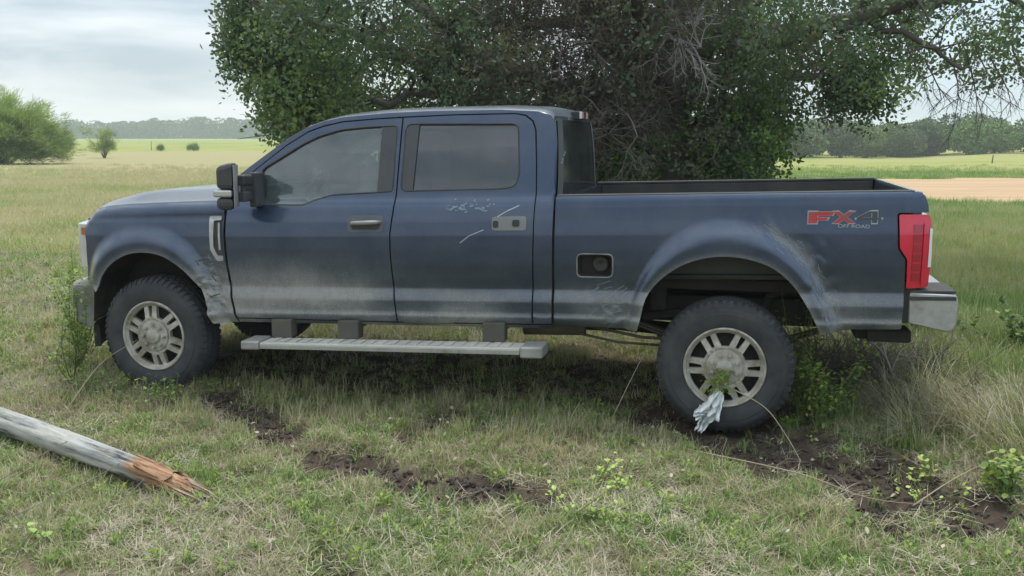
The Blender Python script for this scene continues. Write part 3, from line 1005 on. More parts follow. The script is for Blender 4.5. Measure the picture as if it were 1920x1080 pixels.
for z0 in (0.86, 0.97, 1.08, 1.18):
    front_bar('grille_bar', 0.40, 1.60, z0, z0 + 0.035, 0.03, 'chrome', gr, base=-4.625)
for ya, yb in ((0.130, 0.39), (1.61, 1.870)):
    hl = front_bar('headlight', ya, yb, 0.90, 1.235, 0.10, 'lamp_lens', base=-4.678, bevel=0.01)
    ym = 0.175 if ya < 1 else 1.903
    mb = MB(); ya_ = 0.124 if ya < 1 else 1.866
    mb.box(-4.672, -4.622, ya_, ya_ + 0.010, 1.150, 1.205)
    mb.build('amber_reflector', M['lamp_amber'], hl, bevel=0.004)
    front_bar('chrome_bracket', ya + 0.005, yb, 1.03, 1.07, 0.03, 'chrome', hl, base=-4.640)
mb = MB()
ysn = np.linspace(0.06, 1.94, 31)
sec = [(0.0, 0.50), (-0.03, 0.56), (-0.035, 0.70), (-0.02, 0.775), (0.01, 0.785), (0.16, 0.785), (0.13, 0.47), (0.03, 0.46)]
vv = []
for y in ysn:
    t = min(1, abs(y - 1) / 0.95)
    xf = -4.69 - 0.235 * (1 - t ** 4)
    for s_ in sec: vv.append((xf + s_[0], y, s_[1]))
n8 = len(sec)
ff = [(i * n8 + k, i * n8 + (k + 1) % n8, (i + 1) * n8 + (k + 1) % n8, (i + 1) * n8 + k) for i in range(30) for k in range(n8)]
ff += [tuple(range(n8))[::-1], tuple(range(30 * n8, 31 * n8))]
mb.add(vv, ff)
mb.build('front_bumper', M['chrome_dirty'], TR, bevel=0.006, auto=50)
fb = front_bar('air_dam', 0.16, 1.84, 0.30, 0.47, 0.05, 'black_plastic', base=-4.60, amp=0.2)

# ---- fender vent
vent = rnd([(-3.556, 1.315), (-3.462, 1.318), (-3.460, 1.290), (-3.520, 1.285), (-3.522, 1.10), (-3.492, 1.040), (-3.453, 1.042), (-3.450, 1.005), (-3.500, 1.002), (-3.548, 1.080)], 0.01, 2)
fv = panel('fender_vent', vent, mat='chrome', parent=NEAR['fender'], off=-0.014, rim=0.014, step=0.02, zrows=False)
panel('vent_mesh', rnd([(-3.520, 1.284), (-3.463, 1.288), (-3.456, 1.045), (-3.490, 1.042), (-3.519, 1.10)], 0.006, 2), mat='black_plastic', parent=NEAR['fender'], off=-0.004, rim=0.004, step=0.02, zrows=False)
panel('vent_bar', [(-3.490, 1.270), (-3.476, 1.270), (-3.468, 1.080), (-3.482, 1.080)], mat='chrome', parent=NEAR['fender'], off=-0.010, rim=0.006, step=0.02, zrows=False)

# ---- door handles
def yat(x, z, d=0.0): return (x, ysf(x, z) + d, z)
PRIMER = simple('bare_primer', (0.17, 0.18, 0.18), 0.5, 0.2, 0.3, 14, (0.24, 0.24, 0.22), 0.5)
panel('handle_bezel', rnd([(-2.520, 1.228), (-2.525, 1.336), (-2.262, 1.344), (-2.260, 1.236)], 0.03, 3), mat=simple('dark_bezel', (0.075, 0.085, 0.095), 0.45, 0.2, 0.3, 14, (0.16, 0.165, 0.16), 0.5), parent=NEAR['fdoor'], off=-0.003, rim=0.003, zrows=False)
panel('handle_cup', rnd([(-2.490, 1.245), (-2.495, 1.290), (-2.290, 1.296), (-2.288, 1.251)], 0.02, 3), mat='black_plastic', parent=NEAR['fdoor'], off=-0.005, rim=0.003, zrows=False)
mb = MB()
mb.tube([yat(-2.495, 1.285, 0.0), yat(-2.475, 1.290, -0.035), yat(-2.38, 1.296, -0.042), yat(-2.305, 1.300, -0.038), yat(-2.282, 1.300, -0.004)], [0.010, 0.014, 0.016, 0.014, 0.010], 10)
mb.build('door_handle', simple('bare_handle', (0.30, 0.31, 0.30), 0.35, 0.4, 0.2, 10, DUST, 0.5), NEAR['fdoor'], smooth=True)
hp = panel('handle_recess', rnd([(-1.510, 1.262), (-1.512, 1.350), (-1.282, 1.358), (-1.280, 1.268)], 0.02, 3),
           mat=PRIMER, parent=NEAR['rdoor'], off=-0.004, rim=0.004, zrows=False,
           label='bare grey recess where the rear door handle is missing')
for (cx, cz, w) in ((-1.485, 1.303, 0.018), (-1.350, 1.312, 0.024)):
    panel('handle_hole', rnd([(cx - w, cz - 0.022), (cx - w, cz + 0.022), (cx + w, cz + 0.022), (cx + w, cz - 0.022)], 0.012, 3), mat='dash', parent=NEAR['rdoor'], off=-0.007, rim=0.003, zrows=False, step=0.02)

# ---- open fuel filler
fh = [(p[0], p[1]) for p in fuel_hole]
mb = MB()
n_ = len(fh)
vv = [(p[0], ysf(*p) + 0.0, p[1]) for p in fh] + [(p[0] * 0.86 + -0.83 * 0.14, ysf(*p) + 0.075, p[1] * 0.86 + 1.052 * 0.14) for p in fh]
mb.add(vv, [(i, (i + 1) % n_, n_ + (i + 1) % n_, n_ + i) for i in range(n_)] + [tuple(range(n_, 2 * n_))])
ff_ = mb.build('fuel_filler', M['under'], NEAR['bed'], label='open fuel filler recess with no flap')
mb = MB()
mb.lathe_y([(0.062, 0.0), (0.048, 0.03), (0.045, 0.048), (0.062, 0.055), (0.075, 0.055)], 20, (-0.80, ysf(-0.83, 1.05) , 1.055))
mb.build('filler_cap', M['black_plastic'], NEAR['bed'], smooth=True)
mb = MB()
pts = [(p[0] , ysf(*p) - 0.001, p[1]) for p in fh]
mb.tube(pts + [pts[0]], 0.0055, 6, cap=False)
mb.build('filler_rim', simple('worn_rim', (0.13, 0.14, 0.14), 0.5, 0.3, 0.5, 16, (0.30, 0.30, 0.28), 0.5), NEAR['bed'], smooth=True)

# ---- flat graphics and scratches lying on the paint
def decal(name, polys, mat, parent, lift=0.003):
    mb = MB()
    for pl in polys:
        pts = [Vector((p[0], p[1])) for p in pl]
        mb.add([(p[0], ysf(p[0], p[1]) - lift, p[1]) for p in pl], [tuple(range(len(pl)))])
    return mb.build(name, M[mat], parent, kind='stuff' if name == 'scuff_mark' else None)
def strip(pts, w):
    o = []
    for i in range(len(pts) - 1):
        a, b = Vector(pts[i]), Vector(pts[i + 1])
        d = (b - a).normalized()
        nrm = Vector((-d.y, d.x)) * w / 2
        o.append([tuple(a - nrm), tuple(b - nrm), tuple(b + nrm), tuple(a + nrm)])
    return o
def lt(poly, x0, z0, w, h, sl=0.12):             # letter unit box -> side of the bed
    return [(x0 + (p[0] + sl * p[1] * 0) * w, zs(x0 + p[0] * w, 0) - zs(0.45, 0) + z0 + p[1] * h) for p in poly]
Fp = [[(0, 0), (0, 1), (0.34, 1), (0.34, 0)], [(0.34, 0.66), (0.34, 1), (1.0, 1), (0.9, 0.66)], [(0.34, 0.26), (0.34, 0.5), (0.78, 0.5), (0.70, 0.26)]]
Xp = [[(0, 0), (0.30, 0), (1.0, 1), (0.70, 1)], [(0, 1), (0.30, 1), (1.0, 0), (0.70, 0)]]
P4 = [[(0.62, 0.0), (0.62, 1.0), (0.84, 1.0), (0.84, 0.0)], [(0.0, 0.28), (0.0, 0.46), (1.0, 0.46), (1.0, 0.28)], [(0.0, 0.46), (0.50, 1.0), (0.66, 1.0), (0.66, 0.92), (0.20, 0.46)]]
X0, Z0, Hh = 0.462, 1.350, 0.068
def grow(polys, g):
    out = []
    for pl in polys:
        c = Vector((0, 0))
        for p in pl: c += Vector(p)
        c /= len(pl)
        q = []
        k = len(pl)
        for i in range(k):
            p = Vector(pl[i]); a = Vector(pl[i - 1]); b = Vector(pl[(i + 1) % k])
            d = ((p - c).normalized())
            q.append(tuple(p + d * g))
        out.append(q)
    return out
Fw = [lt(p, X0, Z0, 0.150, Hh) for p in Fp]
Xw = [lt(p, X0 + 0.140, Z0, 0.125, Hh) for p in Xp]
W4 = [lt(p, X0 + 0.275, Z0, 0.140, Hh) for p in P4]
decal('sticker_outline', grow(Fw + Xw + W4, 0.009), 'sticker_grey', NEAR['bed'], 0.0025)
decal('sticker_letters', Fw + Xw, 'sticker_red', NEAR['bed'], 0.0045)
decal('sticker_numeral', W4, 'sticker_dark', NEAR['bed'], 0.0045)
cu = bpy.data.curves.new('off_road', 'FONT')
cu.body = 'OFF ROAD'
cu.size = 0.030
cu.extrude = 0
to = bpy.data.objects.new('tmp_text', cu)
COL.objects.link(to)
bpy.context.view_layer.update()
me_t = bpy.data.meshes.new_from_object(to.evaluated_get(bpy.context.evaluated_depsgraph_get()))
bpy.data.objects.remove(to)
for v in me_t.vertices:
    x, z = X0 + 0.17 + v.co.x * 1.25, Z0 - 0.028 + v.co.y + 0.006
    v.co = (x, ysf(x, z) - 0.0045, z)
me_t.name = 'sticker_small_print'
link('sticker_small_print', me_t, M['sticker_grey'], NEAR['bed'])

decal('scratch', strip([(-1.500, 1.335), (-1.42, 1.385), (-1.335, 1.425)], 0.006), 'scratch', NEAR['rdoor'])
decal('scratch', strip([(-1.725, 1.175), (-1.66, 1.225), (-1.565, 1.265)], 0.005), 'scratch', NEAR['rdoor'])
sc = []
for k in range(30):
    x = -1.84 + 0.34 * random.random() ** 0.9
    z = 1.405 + 0.035 * random.gauss(0, 0.5) + (x + 1.84) * 0.06
    a = random.uniform(-0.5, 0.7); L_ = random.uniform(0.008, 0.035)
    sc += strip([(x, z), (x + L_ * math.cos(a), z + L_ * math.sin(a))], random.uniform(0.004, 0.012))
decal('scuff_mark', sc, 'scuff', NEAR['rdoor'], 0.0025)
sc = []
for k in range(170):
    t = random.random() ** 0.8
    i = min(int(t * 4), 3); f = t * 4 - i
    px_ = SCRAPE[i][0] * (1 - f) + SCRAPE[i + 1][0] * f + random.gauss(0, 0.03)
    pz_ = SCRAPE[i][1] * (1 - f) + SCRAPE[i + 1][1] * f + random.gauss(0, 0.02)
    dx, dz = SCRAPE[i + 1][0] - SCRAPE[i][0], SCRAPE[i + 1][1] - SCRAPE[i][1]
    a = math.atan2(dz, dx) + random.gauss(0, 0.2); L_ = random.uniform(0.01, 0.06)
    sc += strip([(px_, pz_), (px_ + L_ * math.cos(a), pz_ + L_ * math.sin(a))], random.uniform(0.0015, 0.005))
decal('scuff_mark', sc, 'scuff', NEAR['bed'], 0.0025)
sc = []
for k in range(40):
    x = -0.72 + random.gauss(0, 0.09); z = 0.80 + random.gauss(0, 0.08)
    a = random.uniform(0.2, 0.8); L_ = random.uniform(0.02, 0.10)
    sc += strip([(x, z), (x + L_ * math.cos(a), z + L_ * math.sin(a))], 0.004)
decal('scuff_mark', [q for q in sc if max(p[0] for p in q) < -0.60], 'scuff', NEAR['bed'], 0.0025)

rq = random.Random(77)
for nm, mt, cnt in (('scuff_mark', 'scuff', 34), ('paint_gouge', 'dash', 12)):
    sc = []
    while len(sc) < cnt:
        x = -3.57 + rq.gauss(0, 0.07); z = rq.uniform(0.60, 1.06)
        a = rq.uniform(-1.0, 0.4); L_ = rq.uniform(0.012, 0.055)
        q = strip([(x, z), (x + L_ * math.cos(a), z + L_ * math.sin(a))], rq.uniform(0.002, 0.008))
        xs_ = [p[0] for p in q[0]]; zs_ = [p[1] for p in q[0]]
        if max(xs_) < -3.44 and all(not in_poly(np.array([p[0]]), np.array([p[1]]), ARCH_F + [(-4.5, 0.4)])[0] for p in q[0]) and min(xs_) > -3.57 - 0.55 * (z - 0.6): sc += q
    o_ = decal(nm, sc, mt, NEAR['fender'], 0.003)
    o_['kind'] = 'stuff'
# ---- mirrors
for far in (False, True):
    s = (lambda y: 2 - y) if far else (lambda y: y)
    def bx(mb, x0, x1, y0, y1, z0, z1, taper=0.0):
        ya, yb = sorted((s(y0), s(y1)))
        b_ = len(mb.v)
        mb.box(x0, x1, ya, yb, z0, z1)
        if y1 < 0:                               # the head is turned in towards the driver
            for i_ in range(b_, len(mb.v)):
                p_ = mb.v[i_]; yn = s(p_[1])
                mb.v[i_] = (p_[0] - (yn + 0.2) * 0.38 * (1.0 if p_[0] > -3.27 else 0.25), p_[1], p_[2])
    mr_ = bpy.data.objects.new('side_mirror', None); COL.objects.link(mr_); mr_.parent = TR
    mb = MB(); bx(mb, -3.335, -3.215, -0.285, -0.065, 1.52, 1.70)
    for i, p in enumerate(mb.v):                 # rounded back: the front face is smaller
        if p[0] < -3.3:
            mb.v[i] = (p[0], p[1] + (0.03 if (p[1] < s(-0.2)) else -0.03), p[2] - (0.03 if p[2] > 1.6 else 0))
    mb.build('mirror_shell', M['mirror_black'], mr_, bevel=0.03)
    mb = MB(); bx(mb, -3.338, -3.225, -0.290, -0.06, 1.470, 1.518)
    mb.build('mirror_chrome', M['chrome'], mr_, bevel=0.012)
    mb = MB(); bx(mb, -3.325, -3.215, -0.285, -0.065, 1.385, 1.468)
    mb.build('mirror_foot', M['mirror_black'], mr_, bevel=0.03)
    mb = MB(); bx(mb, -3.213, -3.208, -0.268, -0.085, 1.40, 1.68)
    mb.build('mirror_glass', M['chrome'], mr_, bevel=0.002)
    mb = MB()
    bx(mb, -3.25, -3.19, -0.12, 0.11, 1.43, 1.50)
    bx(mb, -3.25, -3.19, -0.12, 0.12, 1.54, 1.61)
    bx(mb, -3.23, -3.20, -0.11, 0.11, 1.49, 1.55)
    bx(mb, -3.225, -3.165, 0.0, 0.12, 1.385, 1.625)
    mb.build('mirror_arm', M['mirror_black'], mr_, bevel=0.012)

# ---- running boards
for far in (False, True):
    s = (lambda y: 2 - y) if far else (lambda y: y)
    g = 0.030
    def slab(name, x0, x1, y0, y1, z0, z1, mat, par, bevel=0.006):
        ya, yb = sorted((s(y0), s(y1)))
        mb = MB()
        vv = [(x, y, z + g * (x + 3.2)) for x in (x0, x1) for y in (ya, yb) for z in (z0, z1)]
        mb.add(vv, [(0, 1, 3, 2), (4, 6, 7, 5), (0, 4, 5, 1), (2, 3, 7, 6), (0, 2, 6, 4), (1, 5, 7, 3)])
        return mb.build(name, M[mat], par, bevel=bevel)
    rbd = bpy.data.objects.new('running_board', None); COL.objects.link(rbd); rbd.parent = TR
    slab('board', -3.11, -1.28, -0.155, 0.03, 0.425, 0.468, 'step', rbd)
    slab('edge_strip', -3.108, -1.282, -0.159, -0.152, 0.428, 0.455, 'chrome', rbd, 0.001)
    slab('end_cap', -3.25, -3.112, -0.165, 0.04, 0.418, 0.480, 'chrome_dirty', rbd, 0.012)
    slab('end_cap', -1.278, -1.130, -0.165, 0.04, 0.405, 0.480, 'chrome_dirty', rbd, 0.012)
    for k in range(22):
        x0 = -3.06 + k * 0.079
        slab('tread_rib', x0, x0 + 0.045, -0.12, 0.0, 0.469, 0.474, 'step', rbd, 0)
    for x0 in (-3.10, -2.60, -1.57):
        slab('bracket', x0, x0 + 0.15, 0.005, 0.10, 0.472, 0.60, 'liner', rbd)
        slab('bracket', x0, x0 + 0.15, 0.10, 0.40, 0.54, 0.60, 'liner', rbd)

# ---- wheels
def cdt_plate(outer, holes, y0, y1, step=0.02, dish=None):
    loops = [outer] + holes
    pts, edges = [], []
    for l in loops:
        b = len(pts); pts += l
        edges += [(b + i, b + (i + 1) % len(l)) for i in range(len(l))]
    gx = np.arange(-0.25, 0.25, step)
    GX, GZ = [a.ravel() for a in np.meshgrid(gx, gx)]
    ok = in_poly(GX, GZ, outer)
    for h in holes: ok &= ~in_poly(GX, GZ, h)
    for l in loops: ok &= seg_dist(GX, GZ, l + [l[0]]) > step * 0.35
    allp = [Vector(p) for p in pts] + [Vector((a, b)) for a, b in zip(GX[ok], GZ[ok])]
    v2, e2, f2, _, _, _ = delaunay_2d_cdt(allp, edges, [], 0, 1e-6)
    V2 = np.array([(p[0], p[1]) for p in v2]); F = np.array([list(t) for t in f2])
    C = V2[F].mean(1)
    k = in_poly(C[:, 0], C[:, 1], outer)
    for h in holes: k &= ~in_poly(C[:, 0], C[:, 1], h)
    F = F[k]
    mb = MB()
    rr = np.hypot(V2[:, 0], V2[:, 1])
    yy = y0 + dish(rr)
    co = np.stack([V2[:, 0], yy, V2[:, 1]], 1)
    a, b, c = co[F[:, 0]], co[F[:, 1]], co[F[:, 2]]
    fl = np.cross(b - a, c - a)[:, 1] > 0
    F[fl] = F[fl][:, ::-1]
    mb.add(co.tolist(), F.tolist())
    for li, l in enumerate(loops):
        n_ = len(l)
        la = np.array(l); r_ = np.hypot(la[:, 0], la[:, 1]); y_ = y0 + dish(r_)
        vv = [(p[0], q, p[1]) for p, q in zip(l, y_)] + [(p[0], q + y1, p[1]) for p, q in zip(l, y_)]
        area = sum(l[i][0] * l[(i + 1) % n_][1] - l[(i + 1) % n_][0] * l[i][1] for i in range(n_))
        fs = [(i, (i + 1) % n_, n_ + (i + 1) % n_, n_ + i) for i in range(n_)]
        mb.add(vv, fs)
    return mb

def polar(r, a): return (r * math.cos(a), r * math.sin(a))
outer = [polar(0.236, 2 * math.pi * k / 72) for k in range(72)]
holes = []
for k in range(6):
    a0 = math.pi / 2 + k * math.pi / 3           # a wide opening at the top
    h = []
    for j in range(6): h.append(polar(0.221, a0 + R(-16.5 + 6.6 * j)))
    for j in range(4): h.append(polar(0.136, a0 + R(9 - 6 * j)))
    holes.append(h)
    a1 = a0 + math.pi / 6
    d = Vector(polar(1, a1)); nrm = Vector((-d.y, d.x))
    holes.append(rnd([tuple(d * 0.142 - nrm * 0.010), tuple(d * 0.220 - nrm * 0.017), tuple(d * 0.220 + nrm * 0.017), tuple(d * 0.142 + nrm * 0.010)], 0.005, 2))
dish = lambda r: interp(r, [(0, 0.016), (0.10, 0.014), (0.114, 0.014), (0.124, 0.000), (0.15, 0.002), (0.19, 0.014), (0.222, 0.016), (0.236, 0.0)])
rim_me = cdt_plate(outer, holes, 0.024, 0.030, 0.022, dish)
# lip
rim_me.lathe_y([(0.024, 0.234), (0.014, 0.240), (0.010, 0.249), (0.014, 0.256), (0.028, 0.258)], 72)
rim_mesh = rim_me.mesh('rim', smooth=True)
rim_mesh.materials.append(M['rim'])
rim_mesh.set_sharp_from_angle(angle=R(35))
mb = MB()
mb.lathe_y([(0.030, 0.236), (0.06, 0.225), (0.16, 0.220), (0.24, 0.235)], 48)
mb.lathe_y([(0.105, 0.0), (0.105, 0.17), (0.13, 0.19), (0.13, 0.225)], 48)
barrel_mesh = mb.mesh('barrel', smooth=True)
barrel_mesh.materials.append(M['under'])
mb = MB()
mb.lathe_y([(0.000, 0.0), (0.000, 0.030), (0.004, 0.050), (0.012, 0.056), (0.020, 0.058), (0.022, 0.112), (0.030, 0.116)], 40)
for k in range(8):
    a = 2 * math.pi * (k + 0.5) / 8
    c = polar(0.084, a)
    mb.lathe_y([(-0.006, 0.0), (-0.006, 0.009), (0.000, 0.013), (0.024, 0.014)], 8, (c[0], 0, c[1]))
mb.lathe_y([(-0.004, 0.0), (-0.004, 0.020), (0.002, 0.022)], 24)
hub_mesh = mb.mesh('hub_cap', smooth=True)
hub_mesh.materials.append(M['rim'])
hub_mesh.set_sharp_from_angle(angle=R(35))
mb = MB()
TRD = 0.430
prof = [(0.030, 0.252), (0.016, 0.262), (0.006, 0.290), (0.000, 0.320), (0.000, 0.345), (0.004, 0.349), (0.005, 0.365), (0.012, 0.385), (0.026, 0.405), (0.046, 0.418), (0.07, 0.4225),
        (0.135, 0.4245), (0.20, 0.4235), (0.224, 0.418), (0.244, 0.405), (0.258, 0.385), (0.268, 0.34), (0.262, 0.29), (0.244, 0.25)]
mb.lathe_y(prof, 96)
for k in range(56):                               # tread blocks
    a0 = 2 * math.pi * k / 56
    for (ya, yb, da, w) in ((0.036, 0.080, 0.0, 0.62), (0.086, 0.128, 0.5, 0.66), (0.142, 0.184, 0.0, 0.66), (0.190, 0.234, 0.5, 0.62)):
        st = 2 * math.pi / 56
        A0, A1 = a0 + da * st, a0 + (da + w) * st
        r0, r1 = 0.408 if ya < 0.05 or yb > 0.22 else 0.420, TRD
        yo0, yo1 = ya, yb
        vv = []
        for aa in (A0, A1):
            for y_, r_ in ((yo0, r0), (yo0 + 0.004, r1 - (0.006 if ya < 0.05 else 0)), (yo1 - 0.004, r1 - (0.006 if yb > 0.22 else 0)), (yo1, r0)):
                vv.append((r_ * math.cos(aa), y_, r_ * math.sin(aa)))
        mb.add(vv, [(0, 3, 2, 1), (4, 5, 6, 7), (1, 2, 6, 5), (0, 1, 5, 4), (2, 3, 7, 6)])
for k in range(56):                               # shoulder lugs reaching on to the sidewall
    a0 = 2 * math.pi * (k + 0.1) / 56
    a1 = a0 + 2 * math.pi / 56 * (0.5 if k % 2 else 0.38)
    vv = []
    for aa in (a0, a1):
        for y_, r_ in ((0.006, 0.384 if k % 2 else 0.392), (0.022, 0.412), (0.040, 0.426), (0.044, 0.41)):
            vv.append((r_ * math.cos(aa), y_, r_ * math.sin(aa)))
    mb.add(vv, [(0, 3, 2, 1), (4, 5, 6, 7), (1, 2, 6, 5), (0, 1, 5, 4), (2, 3, 7, 6)])
tyre_mesh = mb.mesh('tyre', smooth=True)
tyre_mesh.materials.append(M['rubber'])
tyre_mesh.set_sharp_from_angle(angle=R(30))
def make_wheel(x, y, z, rot_z, spin, lab=None):
    w = bpy.data.objects.new('wheel', None)
    COL.objects.link(w); w.parent = TR
    w.location = (x, y, z)
    w.rotation_euler = Euler((0, spin, rot_z), 'XYZ')
    for nm, me in (('tyre', tyre_mesh), ('rim', rim_mesh), ('wheel_barrel', barrel_mesh), ('hub_cap', hub_mesh)):
        o = bpy.data.objects.new(nm, me); COL.objects.link(o); o.parent = w
    if lab: w['label'] = lab
    return w
WZ = 0.432
wr = make_wheel(0, 0.0, WZ, 0, 0.0)
make_wheel(-4.06, 0.02, WZ, R(-1.5), R(22))
make_wheel(0, 2.0, WZ, math.pi, R(40))
make_wheel(-4.06, 1.98, WZ, math.pi + R(2), R(70))

# ---- underbody
for y0 in (0.52, 1.38):
    mb = MB()
    mb.box(-4.5, 1.0, y0, y0 + 0.09, 0.62, 0.80)
    mb.build('frame_rail', M['under'], TR, bevel=0.01)
mb = MB(); mb.tube([(0, 0.24, WZ), (0, 1.76, WZ)], 0.055, 12); mb.lathe_y([(-0.17, 0.05), (-0.12, 0.14), (0, 0.175), (0.12, 0.14), (0.17, 0.05)], 20, (0.0, 1.0, WZ))
mb.build('axle', M['under'], TR, smooth=True)
mb = MB(); mb.tube([(-4.06, 0.24, WZ), (-4.06, 1.76, WZ)], 0.05, 12); mb.lathe_y([(-0.15, 0.05), (0, 0.15), (0.15, 0.05)], 16, (-4.06, 1.25, WZ))
mb.build('axle', M['under'], TR, smooth=True)
mb = MB(); mb.tube([(-2.4, 0.95, 0.60), (-0.15, 1.0, WZ + 0.02)], 0.05, 12)
mb.build('drive_shaft', M['under'], TR, smooth=True)
for y0 in (0.42, 1.52):
    mb = MB()
    for k, L_ in enumerate((0.72, 0.62, 0.46, 0.30)):
        pts = [(t * L_, y0, 0.50 - k * 0.02 + 0.17 * (t * L_ / 0.72) ** 2) for t in np.linspace(-1, 1, 11)]
        for a, b in zip(pts[:-1], pts[1:]):
            mb.add([(a[0], y0, a[2]), (a[0], y0 + 0.07, a[2]), (b[0], y0 + 0.07, b[2]), (b[0], y0, b[2]),
                    (a[0], y0, a[2] + 0.013), (a[0], y0 + 0.07, a[2] + 0.013), (b[0], y0 + 0.07, b[2] + 0.013), (b[0], y0, b[2] + 0.013)],
                   [(0, 1, 2, 3), (7, 6, 5, 4), (0, 3, 7, 4), (1, 5, 6, 2), (0, 4, 5, 1), (3, 2, 6, 7)])
    mb.build('leaf_spring', M['rust'], TR)
    mb = MB(); mb.tube([(0.12, y0 + 0.03, 0.42), (0.34, y0 + 0.10, 1.0)], 0.032, 10); mb.tube([(0.12, y0 + 0.03, 0.42), (0.2, y0 + 0.056, 0.63)], 0.042, 10)
    mb.build('shock_absorber', M['under'], TR, smooth=True)
mb = MB(); mb.box(-3.3, -1.1, 0.28, 1.72, 0.66, 0.72); mb.box(-1.0, 1.0, 0.30, 1.70, 0.88, 0.95)
mb.build('floor_pan', M['under'], TR)
mb = MB(); mb.box(-2.0, -0.75, 0.62, 1.05, 0.50, 0.78)
mb.build('fuel_tank', M['under'], TR, bevel=0.04)
mb = MB(); mb.tube([(-1.35, 0.30, 0.585), (-0.93, 0.30, 0.60)], 0.062, 16)
mb.build('muffler', M['rust'], TR, smooth=True)
mb = MB(); mb.tube([(-2.2, 1.45, 0.56), (-0.9, 1.45, 0.55), (-0.4, 1.5, 0.62), (0.1, 1.55, 0.68), (0.6, 1.6, 0.58), (1.0, 1.8, 0.55)], 0.04, 10)
mb.tube([(-1.0, 0.33, 0.61), (-0.55, 0.36, 0.53), (0.0, 0.45, 0.50)], 0.012, 6)
mb.tube([(-1.1, 0.26, 0.58), (-0.7, 0.3, 0.50), (-0.35, 0.4, 0.47)], 0.010, 6)
mb.build('exhaust_pipe', M['rust'], TR, smooth=True)
mb = MB(); mb.box(-4.5, -3.4, 0.45, 1.55, 0.60, 1.15); mb.box(-3.4, -2.4, 0.75, 1.25, 0.45, 0.66)
mb.build('engine_block', M['under'], TR, bevel=0.05)
# inner wheel wells
for far in (False, True):
    s = (lambda y: 2 - y) if far else (lambda y: y)
    for arch, depth, cz in ((ARCH_F, 0.46, None), (ARCH_R, 0.30, None)):
        mb = MB()
        cx = sum(p[0] for p in arch) / len(arch)
        vv, n_ = [], len(arch)
        for q in (0, 1, 2):
            for p in arch:
                k = (1.0, 1.035, 1.045)[q]
                yy = ysf(p[0], p[1]) + (0.018, 0.05, depth)[q]
                if arch is ARCH_R and p[1] < 0.99 and q == 2:
                    pz, k = p[1], 1.03
                    yy = ysf(p[0], p[1]) + 0.10
                vv.append((cx + (p[0] - cx) * k, s(yy), WZ + (p[1] - WZ) * k))
        fs = [(q * n_ + i, q * n_ + i + 1, (q + 1) * n_ + i + 1, (q + 1) * n_ + i) for q in (0, 1) for i in range(n_ - 1)]
        mb.add(vv, fs)
        mb.build('wheel_well', M['liner' if arch is ARCH_R else 'under'], TR, smooth=True)
    mb = MB()
    ya, yb = sorted((s(0.34), s(0.37)))
    mb.box(-0.62, 0.60, ya, yb, 0.985, 1.20)
    mb.build('bed_underside', M['liner'], TR, bevel=0.004)
    mb = MB()
    ya, yb = sorted((s(0.36), s(0.52)))
    mb.box(0.12, 0.20, ya, yb, 0.90, 0.99); mb.box(-0.50, -0.40, ya, yb, 0.72, 0.98); mb.box(0.42, 0.50, ya, yb, 0.86, 0.97)
    mb.tube([(0.25, s(0.44), 0.83), (0.62, s(0.44), 0.93)], 0.022, 8)
    mb.tube([(-0.55, s(0.42), 0.66), (-0.30, s(0.42), 0.70)], 0.03, 8)
    mb.build('chassis_bracket', M['under'], TR, kind='stuff')
    # tub behind the front fender between engine and wheel
    mb = MB()
    ya, yb = sorted((s(0.42), s(0.46)))
    mb.box(-4.62, -3.42, ya, yb, 0.62, 1.2)
    mb.build('inner_fender', M['under'], TR)

# ---- inside the cab
for (x0, y0) in ((-2.62, 0.35), (-2.62, 1.15), (-1.62, 0.30), (-1.62, 1.10)):
    st = bpy.data.objects.new('seat', None); COL.objects.link(st); st.parent = TR
    mb = MB(); mb.box(x0 - 0.42, x0 + 0.05, y0, y0 + 0.52, 0.95, 1.15); mb.build('cushion', M['seat'], st, bevel=0.05)
    mb = MB()
    mb.box(-0.07, 0.07, y0 + 0.02, y0 + 0.50, 0, 0.62, M=Matrix.Translation((x0 + 0.02, 0, 1.08)) @ Matrix.Rotation(R(14), 4, 'Y'))
    mb.build('backrest', M['seat'], st, bevel=0.05)
    mb = MB(); mb.box(x0 + 0.14, x0 + 0.23, y0 + 0.14, y0 + 0.38, 1.66, 1.84); mb.build('headrest', M['seat'], st, bevel=0.035)
mb = MB(); mb.box(-3.55, -3.18, 0.22, 1.78, 1.05, 1.46)
mb.build('dashboard', M['dash'], TR, bevel=0.07)
mb = MB()
mb.tube([(0.19 * math.cos(a), 0.19 * math.sin(a), 0) for a in np.linspace(0, 2 * math.pi, 25)], 0.016, 8, cap=False)
mb.tube([(-0.17, 0, 0), (0.17, 0, 0)], 0.02, 6); mb.tube([(0, 0, 0.02), (0, 0, -0.25)], 0.03, 8); mb.tube([(0, 0, 0), (0, -0.17, 0)], 0.02, 6)
sw = mb.build('steering_wheel', M['dash'], TR, smooth=True)
sw.location = (-3.02, 0.62, 1.43)
sw.rotation_euler = (0, R(-66), 0)
mb = MB(); mb.box(-3.3, -1.15, 0.20, 1.80, 0.74, 0.78); mb.box(-1.20, -1.16, 0.2, 1.8, 0.78, 1.5)
mb.build('cab_floor', M['dash'], TR)

# things hanging on the rear wheel
def to_world(p):
    a = TR.rotation_euler[2]
    return Vector((TR.location.x + p[0] * math.cos(a) - p[1] * math.sin(a), TR.location.y + p[0] * math.sin(a) + p[1] * math.cos(a), p[2]))
